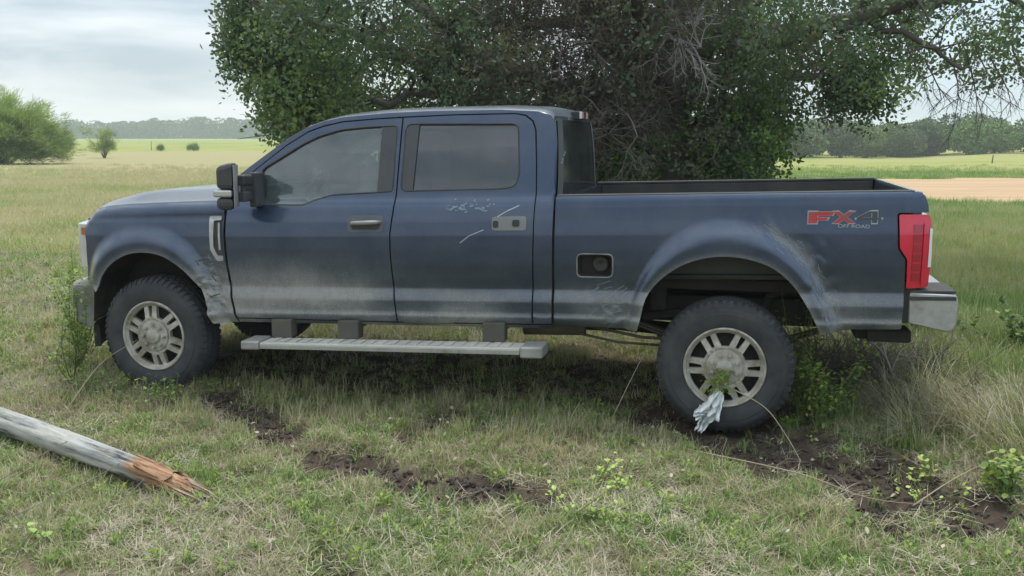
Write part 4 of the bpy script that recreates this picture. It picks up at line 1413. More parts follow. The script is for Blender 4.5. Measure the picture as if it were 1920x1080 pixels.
# crumpled rag
mb = MB()
rr = random.Random(3)
def rag(ax, az, bx_, bz, w0, w1, seed):
    nu, nv = 16, 12
    vv = []
    for i in range(nu + 1):
        for j in range(nv + 1):
            u, v = i / nu, j / nv - 0.5
            w = w0 + (w1 - w0) * u
            x = ax + (bx_ - ax) * u + v * w * (bz - az) / math.hypot(bx_ - ax, bz - az) * -1
            z = az + (bz - az) * u + v * w * (bx_ - ax) / math.hypot(bx_ - ax, bz - az)
            y = -0.030 + 0.040 * math.sin(v * 15 + u * 3 + seed) * (0.4 + u) - 0.03 * u + 0.03 * (float(fbm(u * 7, v * 9, seed, 3)) - 0.5)
            x += 0.020 * (float(fbm(u * 5, v * 5, seed + 5, 2)) - 0.5) * 2
            vv.append(to_world((x, y, z)))
    mb.add(vv, [(i * (nv + 1) + j, (i + 1) * (nv + 1) + j, (i + 1) * (nv + 1) + j + 1, i * (nv + 1) + j + 1) for i in range(nu) for j in range(nv)])
rag(-0.020, 0.290, -0.085, 0.145, 0.050, 0.145, 1)
rag(-0.075, 0.170, -0.135, 0.035, 0.130, 0.035, 4)
rag(-0.070, 0.180, -0.165, 0.140, 0.05, 0.045, 7)
o = mb.build('white_rag', M['cloth'], smooth=True, label='crumpled white rag caught on the rear wheel of the truck', cat='rag')
sm = o.modifiers.new('solid', 'SOLIDIFY'); sm.thickness = 0.006

#@@VEG@@
# ------------------------------------------------------------------ VEGETATION
def scatter(name, P, rot, scl, variants, idx, tint, parent=None, **kw):
    """one object: a cloud of points, each of which geometry nodes turn into a copy of one of the small plant meshes"""
    P = np.asarray(P, float)
    me = bpy.data.meshes.new(name)
    me.vertices.add(len(P))
    me.vertices.foreach_set('co', P.astype(np.float32).ravel())
    a = me.attributes.new('rot', 'FLOAT_VECTOR', 'POINT'); a.data.foreach_set('vector', np.asarray(rot, np.float32).ravel())
    a = me.attributes.new('scl', 'FLOAT', 'POINT'); a.data.foreach_set('value', np.asarray(scl, np.float32))
    a = me.attributes.new('idx', 'INT', 'POINT'); a.data.foreach_set('value', np.asarray(idx, np.int32))
    a = me.attributes.new('tint', 'FLOAT', 'POINT'); a.data.foreach_set('value', np.asarray(tint, np.float32))
    o = link(name, me, None, parent, **kw)
    c = bpy.data.collections.new(name + '_kinds')
    for k, v in enumerate(variants):
        q = bpy.data.objects.new('%s_kind_%02d' % (name, k), v)
        c.objects.link(q)
    g = bpy.data.node_groups.new(name + '_scatter', 'GeometryNodeTree')
    g.interface.new_socket('Geometry', in_out='INPUT', socket_type='NodeSocketGeometry')
    g.interface.new_socket('Geometry', in_out='OUTPUT', socket_type='NodeSocketGeometry')
    gi = g.nodes.new('NodeGroupInput'); go = g.nodes.new('NodeGroupOutput')
    m2p = g.nodes.new('GeometryNodeMeshToPoints')
    iop = g.nodes.new('GeometryNodeInstanceOnPoints')
    ci = g.nodes.new('GeometryNodeCollectionInfo')
    ci.inputs['Collection'].default_value = c
    ci.inputs['Separate Children'].default_value = True
    ci.inputs['Reset Children'].default_value = True
    iop.inputs['Pick Instance'].default_value = True
    def na(nm, t):
        x = g.nodes.new('GeometryNodeInputNamedAttribute'); x.data_type = t
        x.inputs['Name'].default_value = nm
        return x.outputs['Attribute']
    g.links.new(gi.outputs[0], m2p.inputs['Mesh'])
    g.links.new(m2p.outputs[0], iop.inputs['Points'])
    g.links.new(ci.outputs[0], iop.inputs['Instance'])
    g.links.new(na('idx', 'INT'), iop.inputs['Instance Index'])
    g.links.new(na('rot', 'FLOAT_VECTOR'), iop.inputs['Rotation'])
    g.links.new(na('scl', 'FLOAT'), iop.inputs['Scale'])
    g.links.new(iop.outputs[0], go.inputs[0])
    md = o.modifiers.new('scatter', 'NODES')
    md.node_group = g
    return o

class Leafy:
    """faces with a 'shade' value each, for blades and leaves"""
    def __init__(s): s.v, s.f, s.s = [], [], []
    def blade(s, p, az_, length, width, bend, shade, lean=0.2, seg=3):
        d = Vector((math.cos(az_), math.sin(az_), 0)); n_ = Vector((-d.y, d.x, 0))
        b = len(s.v)
        q = Vector(p); ang = lean
        for i in range(seg + 1):
            w = width * (1 - (i / seg) ** 1.6) * 0.5 + 0.0002
            s.v += [tuple(q - n_ * w), tuple(q + n_ * w)]
            s.s += [shade, shade]
            q = q + (d * math.sin(ang) + Vector((0, 0, 1)) * math.cos(ang)) * (length / seg)
            ang += bend / seg
        for i in range(seg):
            s.f.append((b + 2 * i, b + 2 * i + 1, b + 2 * i + 3, b + 2 * i + 2))
    def leaf(s, p, d, up, length, width, shade, fold=0.0):
        d = Vector(d).normalized(); side = d.cross(Vector(up))
        if side.length < 1e-3: side = d.cross(Vector((1, 0.2, 0.1)))
        side.normalize(); nn = side.cross(d)
        b = len(s.v); p = Vector(p)
        pts = [p, p + d * length * 0.33 - side * width * 0.5 + nn * fold * width, p + d * length * 0.72 - side * width * 0.42 + nn * fold * width, p + d * length,
               p + d * length * 0.72 + side * width * 0.42 + nn * fold * width, p + d * length * 0.33 + side * width * 0.5 + nn * fold * width]
        s.v += [tuple(q) for q in pts]; s.s += [shade] * 6
        s.f += [(b, b + 1, b + 2, b + 3), (b, b + 3, b + 4, b + 5)]
    def quad(s, p, r, rng, shade, aspect=1.0):
        a = Vector([rng.gauss(0, 1) for _ in range(3)]).normalized()
        c = a.orthogonal().normalized(); e = a.cross(c)
        b = len(s.v); p = Vector(p)
        t = rng.uniform(0, 6.28)
        u_ = (c * math.cos(t) + e * math.sin(t)) * r * aspect; w_ = (-c * math.sin(t) + e * math.cos(t)) * r
        s.v += [tuple(p - u_), tuple(p - w_ * 0.7), tuple(p + u_), tuple(p + w_ * 0.7)]; s.s += [shade] * 4
        s.f += [(b, b + 1, b + 2, b + 3)]
    def mesh(s, name, mat):
        me = bpy.data.meshes.new(name)
        me.from_pydata(s.v, [], s.f)
        a = me.attributes.new('shade', 'FLOAT', 'POINT')
        a.data.foreach_set('value', np.array(s.s, np.float32))
        me.materials.append(mat)
        me.update()
        return me

rg = random.Random(5)
GRASS = leaf_material('grass_blades', [(0.0, (0.50, 0.44, 0.295)), (0.28, (0.43, 0.405, 0.235)), (0.5, (0.34, 0.38, 0.165)), (0.75, (0.20, 0.30, 0.085)), (1.0, (0.11, 0.225, 0.045))], trans=0.36)
STRAW = leaf_material('dry_straw', [(0.0, (0.19, 0.155, 0.105)), (0.4, (0.34, 0.295, 0.20)), (1.0, (0.49, 0.44, 0.32))], trans=0.15)
WEED = leaf_material('weed_leaves', [(0.0, (0.10, 0.19, 0.045)), (0.5, (0.20, 0.29, 0.07)), (1.0, (0.33, 0.42, 0.07))], trans=0.35)

def tuft(n, h0, h1, w, spread, bend, lean, mat, name):
    L_ = Leafy()
    for i in range(n):
        r_ = spread * math.sqrt(rg.random()); t = rg.uniform(0, 6.28)
        L_.blade((r_ * math.cos(t), r_ * math.sin(t), -0.01), rg.uniform(0, 6.28), rg.uniform(h0, h1), w * rg.uniform(0.7, 1.3), rg.uniform(0.2, bend), rg.random(), rg.uniform(0.02, lean))
    return L_.mesh(name, mat)
def thatch(n, name):
    L_ = Leafy()
    for i in range(n):
        r_ = 0.06 * math.sqrt(rg.random()); t = rg.uniform(0, 6.28)
        L_.blade((r_ * math.cos(t), r_ * math.sin(t), rg.uniform(0.0, 0.025)), rg.uniform(0, 6.28), rg.uniform(0.04, 0.11), rg.uniform(0.0016, 0.003), rg.uniform(-0.5, 0.6), rg.random(), rg.uniform(1.15, 1.5), 3)
    return L_.mesh(name, STRAW)
def rosette(n, name, ls=0.022):
    L_ = Leafy()
    for i in range(n):
        t = rg.uniform(0, 6.28); e = rg.uniform(0.1, 0.9)
        r_ = rg.uniform(0, 0.035)
        L_.leaf((r_ * math.cos(t), r_ * math.sin(t), rg.uniform(0.01, 0.045)), (math.cos(t) * math.cos(e), math.sin(t) * math.cos(e), math.sin(e)), (0, 0, 1), ls * rg.uniform(0.6, 1.3), ls * 0.55, rg.random(), 0.1)
    return L_.mesh(name, WEED)

short = [tuft(20, 0.020, 0.060, 0.0038, 0.05, 1.6, 0.9, GRASS, 'short_tuft_%d' % k) for k in range(4)] + \
        [tuft(16, 0.04, 0.095, 0.0038, 0.04, 1.5, 0.6, GRASS, 'mid_tuft_%d' % k) for k in range(2)] + \
        [thatch(16, 'thatch_%d' % k) for k in range(3)] + [rosette(12, 'rosette_0'), rosette(16, 'rosette_1', 0.017)]
NS = len(short)

def patch(x, y, seed, s=2.2):
    return fbm(np.asarray(x) * s, np.asarray(y) * s, 0, 4, seed)

def in_wheel(x, y):
    bad = np.zeros(len(x), bool)
    for lx in (0.0, -4.06):
        for ly in (0.135, 1.865):
            w = to_world((lx, ly, 0))
            a = TR.rotation_euler[2]
            dx, dy = x - w.x, y - w.y
            u_ = dx * math.cos(a) + dy * math.sin(a); v_ = -dx * math.sin(a) + dy * math.cos(a)
            bad |= (abs(u_) < 0.16) & (abs(v_) < 0.16)
    return bad

def field(name, y0, y1, dens, variants, pick, smin, smax, tintf, keepf=None, margin=2.2, label='', zoff=0.0, lean=0.12, kind='stuff'):
    area = 0.0
    A_ = (y1 - y0) * (0.58 * (y0 + y1) + 2 * margin)
    n_ = int(A_ * dens)
    # sample y in proportion to the width of the view
    yy = RS.uniform(0, 1, n_ * 2)
    y = y0 + (y1 - y0) * yy
    w = 0.58 * y + margin
    keep = RS.uniform(0, 1, len(y)) < w / (0.58 * y1 + margin)
    y, w = y[keep], w[keep]
    x = RS.uniform(-1, 1, len(y)) * w
    m = min(len(y), n_)
    x, y = x[:m], y[:m]
    k = np.ones(m, bool)
    if keepf is not None: k &= keepf(x, y)
    k &= ~in_wheel(x, y)
    x, y = x[k], y[k]
    z = terrain(x, y) + zoff
    m = len(x)
    rot = np.stack([RS.normal(0, lean, m), RS.normal(0, lean, m), RS.uniform(0, 6.283, m)], 1)
    scl = RS.uniform(smin, smax, m) * (0.8 + 0.5 * patch(x, y, 91, 1.1))
    return scatter(name, np.stack([x, y, z], 1), rot, scl, variants, pick(x, y, m), tintf(x, y, m), label=label, kind=kind)

def pick_near(x, y, m):
    r = RS.uniform(0, 1, m); g = patch(x, y, 51, 1.6)
    idx = np.where(r < 0.48, RS.randint(0, 4, m), np.where(r < 0.72, RS.randint(4, 6, m), np.where(r < 0.91, RS.randint(6, 9, m), RS.randint(9, 11, m))))
    dry = (g < 0.42) & (RS.uniform(0, 1, m) < 0.4)
    return np.where(dry, RS.randint(6, 9, m), idx)
def tint_near(x, y, m):
    return np.clip(green_zone(x, y) * 0.45 + patch(x, y, 52, 2.6) * 1.35 - 0.43 + RS.normal(0, 0.13, m), 0, 1)
ls = lambda s: (lambda x, y: RS.uniform(0, 1, len(x)) > np.clip(np.maximum(soil(x, y) * s * 1.35, 0.75 * under_truck_shade(x, y)), 0, 0.95))

def truck_local(x, y):
    a = TR.rotation_euler[2]
    dx, dy = x - TR.location.x, y - TR.location.y
    return dx * math.cos(a) + dy * math.sin(a), -dx * math.sin(a) + dy * math.cos(a)

field('short_grass', 2.2, 7.5, 1150, short, pick_near, 0.65, 1.5, tint_near, lambda x, y: ls(1.02)(x, y) & (RS.uniform(0, 1, len(x)) < 0.45 + 1.5 * (patch(x, y, 87, 5.0) - 0.28)), label='short mixed green and dry grass in front of the truck')
field('pasture_grass', 7.5, 15, 380, short, pick_near, 1.2, 2.0, tint_near, lambda x, y: (RS.uniform(0, 1, len(x)) > np.maximum(soil(x, y), 0.75 * under_truck_shade(x, y))), label='short pasture grass behind and beside the truck')
mid = [tuft(40, 0.06, 0.14, 0.007, 0.20, 1.3, 0.7, GRASS, 'wide_tuft_%d' % k) for k in range(4)]
field('far_grass', 15, 62, 26, mid, lambda x, y, m: RS.randint(0, 4, m), 1.0, 1.9,
      lambda x, y, m: np.clip(green_zone(x, y) * 0.85 + 0.02 + (patch(x, y, 53, 0.7) - 0.5) * 0.8 + RS.normal(0, 0.08, m), 0, 1),
      lambda x, y: ~bare_mask(x, y) & (RS.uniform(0, 1, len(x)) < 1 - 0.97 * sstep(24, 58, y)), label='thin distant pasture grass reaching towards the tree lines', zoff=-0.01)

# taller growth: dry stems against the near side of the truck, lush grass behind its tail
tall = [tuft(16, 0.10, 0.24, 0.0042, 0.06, 0.9, 0.35, GRASS, 'tall_tuft_%d' % k) for k in range(4)]
def tall_keep(x, y):
    u_, v_ = truck_local(x, y)
    a = sstep(-0.85, -0.3, v_) * (1 - sstep(0.0, 0.25, v_)) + 0.5 * sstep(2.0, 2.2, v_) * (1 - sstep(3.2, 3.6, v_))
    a = a * sstep(-5.2, -4.4, u_) * (1 - sstep(-0.9, -0.4, u_))
    b = sstep(-0.35, 0.1, v_) * sstep(0.5, 0.9, u_) * (1 - sstep(3.0, 4.5, u_))
    c = (1 - sstep(-0.2, 0.05, v_)) * sstep(0.9, 1.3, u_) * sstep(5.0, 5.6, y)
    d = 0.4 * (1 - sstep(-5.4, -4.7, u_)) * sstep(6.2, 7.5, y) * 0
    pr = np.maximum(np.maximum(a * 0.55, b), c) * (0.25 + 1.1 * patch(x, y, 71, 1.8)) * (1 - soil(x, y))
    return RS.uniform(0, 1, len(x)) < pr
field('tall_grass', 4.8, 11, 240, tall, lambda x, y, m: RS.randint(0, 4, m), 0.45, 0.95,
      lambda x, y, m: np.clip(0.20 + 0.35 * (x > 1.9) + (patch(x, y, 72, 1.5) - 0.5) * 0.9 + RS.normal(0, 0.12, m), 0, 1), tall_keep, lean=0.2,
      label='taller wispy grass growing up against the near side of the truck')
lush = [tuft(26, 0.12, 0.28, 0.006, 0.12, 0.9, 0.35, GRASS, 'lush_tuft_%d' % k) for k in range(4)]
def lush_keep(x, y):
    az_ = x / y
    return (RS.uniform(0, 1, len(x)) < sstep(0.20, 0.34, az_) * sstep(6.7, 7.4, y) * (1 - sstep(19, 26, y)) * (0.35 + 0.9 * patch(x, y, 73, 0.9)))
field('lush_grass', 6.8, 26, 60, lush, lambda x, y, m: RS.randint(0, 4, m), 0.7, 1.25,
      lambda x, y, m: np.clip(0.52 - 0.14 * sstep(9, 18, y) + (patch(x, y, 74, 0.9) - 0.5) * 0.8 + RS.normal(0, 0.1, m), 0, 1), lush_keep, lean=0.15,
      label='tall lush green grass behind the tail of the truck')

# long dry grass falling over at the right
L0 = []
for k in range(3):
    L_ = Leafy()
    for i in range(30):
        a = rg.gauss(3.5, 0.9)
        L_.blade((rg.gauss(0, 0.05), rg.gauss(0, 0.05), 0), a, rg.uniform(0.22, 0.55), rg.uniform(0.003, 0.006), rg.uniform(0.7, 2.0), rg.random(), rg.uniform(0.05, 0.7), 6)
    L0.append(L_.mesh('long_dry_tuft_%d' % k, STRAW if k < 2 else GRASS))
n_ = 190
px_ = RS.normal(3.0, 0.38, n_); py_ = RS.normal(6.0, 0.48, n_)
ok = (px_ / py_ > 0.40) & (soil(px_, py_) < 0.4)
px_, py_ = px_[ok], py_[ok]
n_ = len(px_)
scatter('fallen_dry_grass', np.stack([px_, py_, terrain(px_, py_)], 1), np.stack([RS.normal(0, .2, n_), RS.normal(0, .2, n_), RS.normal(0, .8, n_)], 1), RS.uniform(0.55, 1.05, n_), L0,
        RS.choice([0, 1, 1, 2], n_), RS.uniform(0.1, 0.7, n_), kind='stuff', label='long dry grass fallen over beside the muddy rut')

# litter: small pale leaves and soil crumbs
L1 = []
for k in range(3):
    L_ = Leafy()
    for i in range(1):
        L_.leaf((0, 0, 0.012), (1, 0, 0.2), (0, 0, 1), 0.028, 0.016, rg.random(), 0.15)
    L1.append(L_.mesh('litter_leaf_%d' % k, STRAW))
field('leaf_litter', 3.3, 8.5, 22, L1, lambda x, y, m: RS.randint(0, 3, m), 0.5, 1.3, lambda x, y, m: RS.uniform(0.2, 1, m), None, zoff=0.03, lean=0.5,
      label='small pale dead leaves scattered through the grass')
CL = simple('soil_clods', (0.055, 0.041, 0.032), 0.95, 0, 0.5, 30)
L2 = []
for k in range(3):
    mb = MB()
    import bmesh
    bm = bmesh.new(); bmesh.ops.create_icosphere(bm, subdivisions=2, radius=0.02)
    for v in bm.verts: v.co *= 0.35 + 1.5 * float(fbm(v.co.x * 75, v.co.y * 75, v.co.z * 75 + k * 9, 3)); v.co.z *= 0.7
    me = bpy.data.meshes.new('clod_%d' % k); bm.to_mesh(me); bm.free(); me.materials.append(CL); L2.append(me)
field('soil_crumbs', 3.3, 8.2, 950, L2, lambda x, y, m: RS.randint(0, 3, m), 0.12, 1.1, lambda x, y, m: RS.uniform(0, 1, m),
      lambda x, y: (soil(x, y) > 0.3) & (RS.uniform(0, 1, len(x)) < 0.9 * patch(x, y, 99, 4.0) + 0.1), lean=0.5, label='loose dark soil crumbs along the ruts')

# ---- trees
BARK = simple('bark', (0.11, 0.09, 0.072), 0.95, 0, 0.5, 6, (0.14, 0.135, 0.12), 0.5, bmp=0.6)
TWIG = simple('dead_twig_bark', (0.135, 0.115, 0.095), 0.95, 0, 0.35, 9)
OAK = leaf_material('oak_leaves', [(0.0, (0.15, 0.13, 0.09)), (0.14, (0.125, 0.14, 0.085)), (0.3, (0.095, 0.150, 0.095)), (0.6, (0.145, 0.215, 0.125)), (1.0, (0.26, 0.35, 0.12))], trans=0.45, rough=0.4)

def limb(mb, pts, r0, r1, n=10, wob=0.06, seed=0):
    P = curve_smooth3(pts, 5)
    m = len(P)
    rr = random.Random(seed)
    Q, rad = [], []
    for i, p in enumerate(P):
        t = i / (m - 1)
        w = wob if 0 < i < m - 1 else 0
        Q.append(Vector(p) + Vector((rr.gauss(0, w), rr.gauss(0, w), rr.gauss(0, w))) * 0.5)
        rad.append(r0 + (r1 - r0) * t ** 0.8)
    mb.tube(Q, rad, n)
    return Q
def curve_smooth3(pts, n=4):
    P = [np.array(p, float) for p in pts]
    out = []
    for i in range(len(P) - 1):
        p0, p1, p2, p3 = P[max(i - 1, 0)], P[i], P[i + 1], P[min(i + 2, len(P) - 1)]
        for k in range(n):
            t = k / n
            out.append(0.5 * ((2 * p1) + (-p0 + p2) * t + (2 * p0 - 5 * p1 + 4 * p2 - p3) * t * t + (-p0 + 3 * p1 - 3 * p2 + p3) * t ** 3))
    out.append(P[-1])
    return out

oak = bpy.data.objects.new('oak_tree', None); COL.objects.link(oak)
oak.location = (2.1, 12.7, 0)
tag(oak, 'large spreading dark green oak with trunk close behind the truck bed', 'tree')
OL = Vector(oak.location)
def tw(pts): return [Vector(p) - OL for p in pts]
mb = MB()
limb(mb, tw([(2.10, 12.7, -0.2), (2.05, 12.7, 0.7), (2.0, 12.65, 1.5), (1.9, 12.6, 2.3)]), 0.50, 0.34, 16, 0.04, 1)
for k in range(7):                                # root flare and fluting
    a = k * 0.9
    limb(mb, tw([(2.1 + 0.75 * math.cos(a), 12.7 + 0.75 * math.sin(a), -0.1), (2.1 + 0.42 * math.cos(a), 12.7 + 0.42 * math.sin(a), 0.3), (2.05 + 0.30 * math.cos(a), 12.7 + 0.30 * math.sin(a), 1.3), (1.95 + 0.2 * math.cos(a), 12.6 + 0.2 * math.sin(a), 2.2)]), 0.10, 0.15, 8, 0.02, k)
mb.build('trunk', BARK, oak, smooth=True)
LIMBS = [
    ([(1.9, 12.6, 2.1), (1.0, 12.3, 2.45), (-0.3, 12.0, 2.62), (-1.8, 11.8, 3.0), (-3.1, 11.6, 3.5)], 0.20, 0.03),
    ([(1.9, 12.6, 2.2), (1.2, 12.9, 3.3), (0.0, 13.1, 4.6), (-1.6, 13.2, 5.7)], 0.24, 0.05),
    ([(1.95, 12.6, 2.2), (2.3, 12.8, 3.6), (2.4, 13.0, 5.2), (2.6, 13.2, 7.0)], 0.26, 0.06),
    ([(2.0, 12.6, 2.1), (3.0, 12.4, 2.9), (4.2, 12.1, 3.35), (5.8, 11.9, 3.6), (7.6, 11.7, 3.8)], 0.20, 0.04),
    ([(2.1, 12.5, 1.8), (2.9, 12.2, 2.35), (3.6, 12.0, 2.62), (4.35, 11.9, 2.45)], 0.10, 0.02),
    ([(2.0, 12.5, 2.2), (1.7, 11.6, 2.9), (1.3, 10.9, 3.5), (0.9, 10.3, 3.9)], 0.15, 0.04),
    ([(2.0, 12.7, 2.2), (2.6, 13.8, 3.2), (3.2, 15.0, 4.0)], 0.18, 0.05),
    ([(2.1, 12.7, 2.4), (3.4, 12.9, 4.1), (4.9, 13.1, 5.5), (6.2, 13.2, 6.2)], 0.20, 0.05),
    ([(1.6, 12.5, 2.3), (0.4, 12.0, 2.2), (-0.8, 11.7, 2.35), (-1.9, 11.5, 2.2), (-2.7, 11.4, 2.1)], 0.11, 0.02),
    ([(-0.3, 12.0, 2.62), (-1.2, 11.6, 3.5), (-2.4, 11.5, 4.3)], 0.09, 0.03),
    ([(4.2, 12.1, 3.35), (4.9, 11.8, 3.0), (5.5, 11.7, 2.7)], 0.06, 0.015),
    ([(5.8, 11.9, 3.6), (6.6, 11.7, 3.15), (7.2, 11.6, 2.9)], 0.05, 0.015),
    ([(1.2, 12.9, 3.3), (-0.6, 13.4, 3.4), (-2.4, 13.5, 3.2)], 0.10, 0.02),
    ([(2.0, 12.6, 2.0), (2.5, 12.1, 2.3), (2.85, 11.8, 2.0), (3.0, 11.7, 1.6)], 0.07, 0.015),
]
LP = []
for k, (pts, r0, r1) in enumerate(LIMBS):
    mb = MB()
    Q = limb(mb, tw(pts), r0, r1, 9, 0.10, 20 + k)
    LP += [q + OL for q in Q[2:]]
    rr = random.Random(100 + k)
    for j in range(3, len(Q) - 1):               # forking side branches
        for _ in range(2):
            d = Vector((rr.gauss(0, 1), rr.gauss(0, 0.8), rr.gauss(0.15, 0.7))).normalized() * rr.uniform(0.4, 1.0)
            a = Q[j]; rb_ = (r0 + (r1 - r0) * j / len(Q)) * 0.35
            m1 = a + d * 0.5 + Vector((0, 0, rr.uniform(-.05, .15)))
            mb.tube([a, m1, a + d + Vector((rr.gauss(0, .1), rr.gauss(0, .1), rr.gauss(0, .1)))], [rb_, rb_ * 0.7, rb_ * 0.3], 5)
    mb.build('limb', BARK, oak, smooth=True)
def twig_mesh(name, n, L_, mat, r=0.004):
    mb = MB()
    def grow(p, d, l, r_, depth):
        q = p + d * l * 0.5 + Vector((rg.gauss(0, .05), rg.gauss(0, .05), rg.gauss(0, .05))) * l
        e = q + (d + Vector((rg.gauss(0, .35), rg.gauss(0, .35), rg.gauss(0, .35)))).normalized() * l * 0.5
        mb.tube([p, q, e], [r_, r_ * 0.8, r_ * 0.55], 4, cap=False)
        if depth:
            for b in (q, e, e):
                dd = (d + Vector((rg.gauss(0, .7), rg.gauss(0, .7), rg.gauss(0, .7)))).normalized()
                grow(b, dd, l * rg.uniform(0.45, 0.75), r_ * 0.6, depth - 1)
    for i in range(n):
        grow(Vector((0, 0, 0)), Vector((rg.gauss(0, .6), rg.gauss(0, .6), rg.gauss(0.2, .7))).normalized(), L_, r, 2)
    return mb_mesh(mb, name, mat)
def mb_mesh(mb, name, mat):
    me = mb.mesh(name, smooth=True); me.materials.append(mat); return me

def sprig(n, R_, ll, lw, mat, name, droop=0.0):
    L_ = Leafy()
    ax = [Vector((0, 0, 0))]
    for i in range(n):
        p = Vector((rg.gauss(0, 1), rg.gauss(0, 1), rg.gauss(0, 0.8))).normalized() * R_ * rg.random() ** 0.6
        d = (p.normalized() + Vector((rg.gauss(0, .6), rg.gauss(0, .6), rg.gauss(-droop, .5)))).normalized()
        L_.leaf(p, d, (rg.gauss(0, .5), rg.gauss(0, .5), 1), ll * rg.uniform(0.7, 1.25), lw * rg.uniform(0.8, 1.2), rg.random(), rg.uniform(-.15, .25))
    return L_.mesh(name, mat)
oaks = [sprig(24, 0.18, 0.056, 0.032, OAK, 'oak_sprig_%d' % k, 0.2) for k in range(6)]
LOWER = [(-3.75, 3.5), (-3.6, 2.85), (-3.3, 2.65), (-3.15, 2.45), (-3.1, 1.95), (-2.75, 1.75), (-2.3, 1.80), (-1.5, 1.8), (0.6, 1.7), (0.85, 1.15), (2.85, 1.18), (3.02, 1.55), (3.15, 2.15), (3.4, 2.4), (3.6, 2.62), (3.85, 2.50), (4.05, 2.20), (4.35, 2.10), (4.55, 2.42), (4.75, 2.74), (5.5, 2.82), (6.1, 2.72), (6.6, 2.66), (7.5, 2.75), (9, 3.0), (9.6, 4.5)]
def crown_points(n, zlo, zhi, seed, thin=0.5, ylo=10.7, yhi=14.6):
    rs = np.random.RandomState(seed)
    x = rs.uniform(-4.1, 9.8, n); z = rs.uniform(zlo, zhi, n)
    f = np.clip((z - 1.8) / 3, 0, 1)
    y = 12.5 + (rs.uniform(-1, 1, n)) * (1.5 + 1.9 * f)
    lo = np.interp(x, [p[0] for p in LOWER], [p[1] for p in LOWER]) + (fbm(x * 3.2, y * 2, 0, 3, 7) - 0.5) * 0.55
    ok = z > lo
    # dome: crown edge closes with height
    ex = ((x - 2.9) / 8.2) ** 2 + ((y - 12.6) / 3.9) ** 2 + (np.clip(z - 3.2, 0, 9) / 5.6) ** 2
    ok &= ex < 1.0 + (fbm(x * 1.3, y * 1.3, z * 1.3, 3, 12) - 0.5) * 0.5
    ok &= x > -3.42 * y / 12 + (fbm(z * 2.3, y * 1.5, 0, 3, 17) - 0.5) * 0.8 + 0.6 * np.clip(2.8 - z, 0, 1)
    # clumps with gaps between them
    d = fbm(x * 1.55, y * 1.3, z * 1.9, 3, 33)
    ok &= d > thin
    return x[ok], y[ok], z[ok]
cx, cy, cz = [], [], []
x, y, z = crown_points(31000, 1.1, 4.2, 2, 0.508)
# the middle of the crown, about the trunk, is half dead: fewer leaves there
mid_ = np.exp(-((x - 1.35) / 1.25) ** 2) * (1 - sstep(3.6, 4.4, z)) * (z > 1.7)
low = (z < 1.95) & (x > 0.5) & (x < 3.3)
grn = np.exp(-((x - 2.75) / 0.42) ** 2)
rk = RS.uniform(0, 1, len(x))
k = (rk > 0.66 * mid_) & (~((z < 2.9) & (y < 12.6) & (np.abs(x - 1.95) < 0.45) & (rk < 0.85)))
edge = np.where(x > 3.1, 0.42, np.where(x < -0.3, 0.66, 0.85)) * np.where(x < -2.7, 0.8, 1)               # thinner on the right, sky shows through
k &= RS.uniform(0, 1, len(x)) < edge
x, y, z, mid_, grn = x[k], y[k], z[k], mid_[k], grn[k]
lb = np.concatenate([RS.normal(0, 1, (m_, 3)) * np.array(sg_) + np.array(c_) for m_, sg_, c_ in
    [(150, (0.20, 0.25, 0.17), (4.22, 11.9, 2.42)), (170, (0.22, 0.3, 0.24), (-2.72, 11.8, 2.30)), (150, (0.28, 0.3, 0.14), (-2.25, 11.8, 2.02)),
     (60, (0.13, 0.2, 0.12), (-3.25, 11.8, 2.86)), (45, (0.10, 0.2, 0.16), (-3.35, 11.8, 3.35)), (70, (0.16, 0.2, 0.22), (3.25, 11.9, 2.15)), (90, (0.22, 0.3, 0.2), (-2.85, 11.9, 3.0))]])
x = np.concatenate([x, lb[:, 0]]); y = np.concatenate([y, lb[:, 1]]); z = np.concatenate([z, lb[:, 2]])
mid_ = np.concatenate([mid_, np.zeros(len(lb))]); grn = np.concatenate([grn, np.full(len(lb), 0.4)])
x2, y2, z2 = crown_points(5200, 4.0, 7.6, 3, 0.50)
tint = np.concatenate([0.45 + (fbm(x * 0.9, y, z * 1.1, 3, 44) - 0.5) * 1.3 - 0.36 * mid_ + 0.25 * grn + 0.25 * np.exp(-((x + 2.3) / 0.6) ** 2 - ((z - 2.1) / 0.35) ** 2), np.full(len(x2), 0.55)])
X_ = np.concatenate([x, x2]); Y_ = np.concatenate([y, y2]); Z_ = np.concatenate([z, z2])
n_ = len(X_)
tint = np.clip(tint + RS.normal(0, 0.08, n_), 0, 1)
scatter('crown', np.stack([X_ - OL.x, Y_ - OL.y, Z_], 1), RS.uniform(0, 6.283, (n_, 3)), RS.uniform(0.75, 1.3, n_), oaks, RS.randint(0, 6, n_), tint, oak, kind='stuff')
NCROWN = n_
# ivy-like growth at the foot of the trunk
ivy = [sprig(26, 0.13, 0.05, 0.04, WEED, 'ivy_sprig_%d' % k, 0.4) for k in range(3)]
n_ = 1500
gx_ = np.concatenate([RS.normal(1.15, 0.30, n_ // 2), RS.normal(2.80, 0.28, n_ // 2)])
gz_ = np.concatenate([RS.uniform(0.2, 2.05, n_ // 2), RS.uniform(0.7, 2.3, n_ // 2)])
gy_ = RS.normal(12.0, 0.35, n_)
k = (fbm(gx_ * 3, gy_ * 3, gz_ * 3, 3, 3) > 0.42) & ((gz_ > 1.25) | (gx_ < 2))
gx_, gy_, gz_ = gx_[k], gy_[k], gz_[k]
n_ = len(gx_)
scatter('low_shoots', np.stack([gx_ - OL.x, gy_ - OL.y, gz_], 1), RS.uniform(0, 6.283, (n_, 3)), RS.uniform(0.7, 1.2, n_), ivy, RS.randint(0, 3, n_), RS.uniform(0.0, 0.30, n_), oak, kind='stuff')
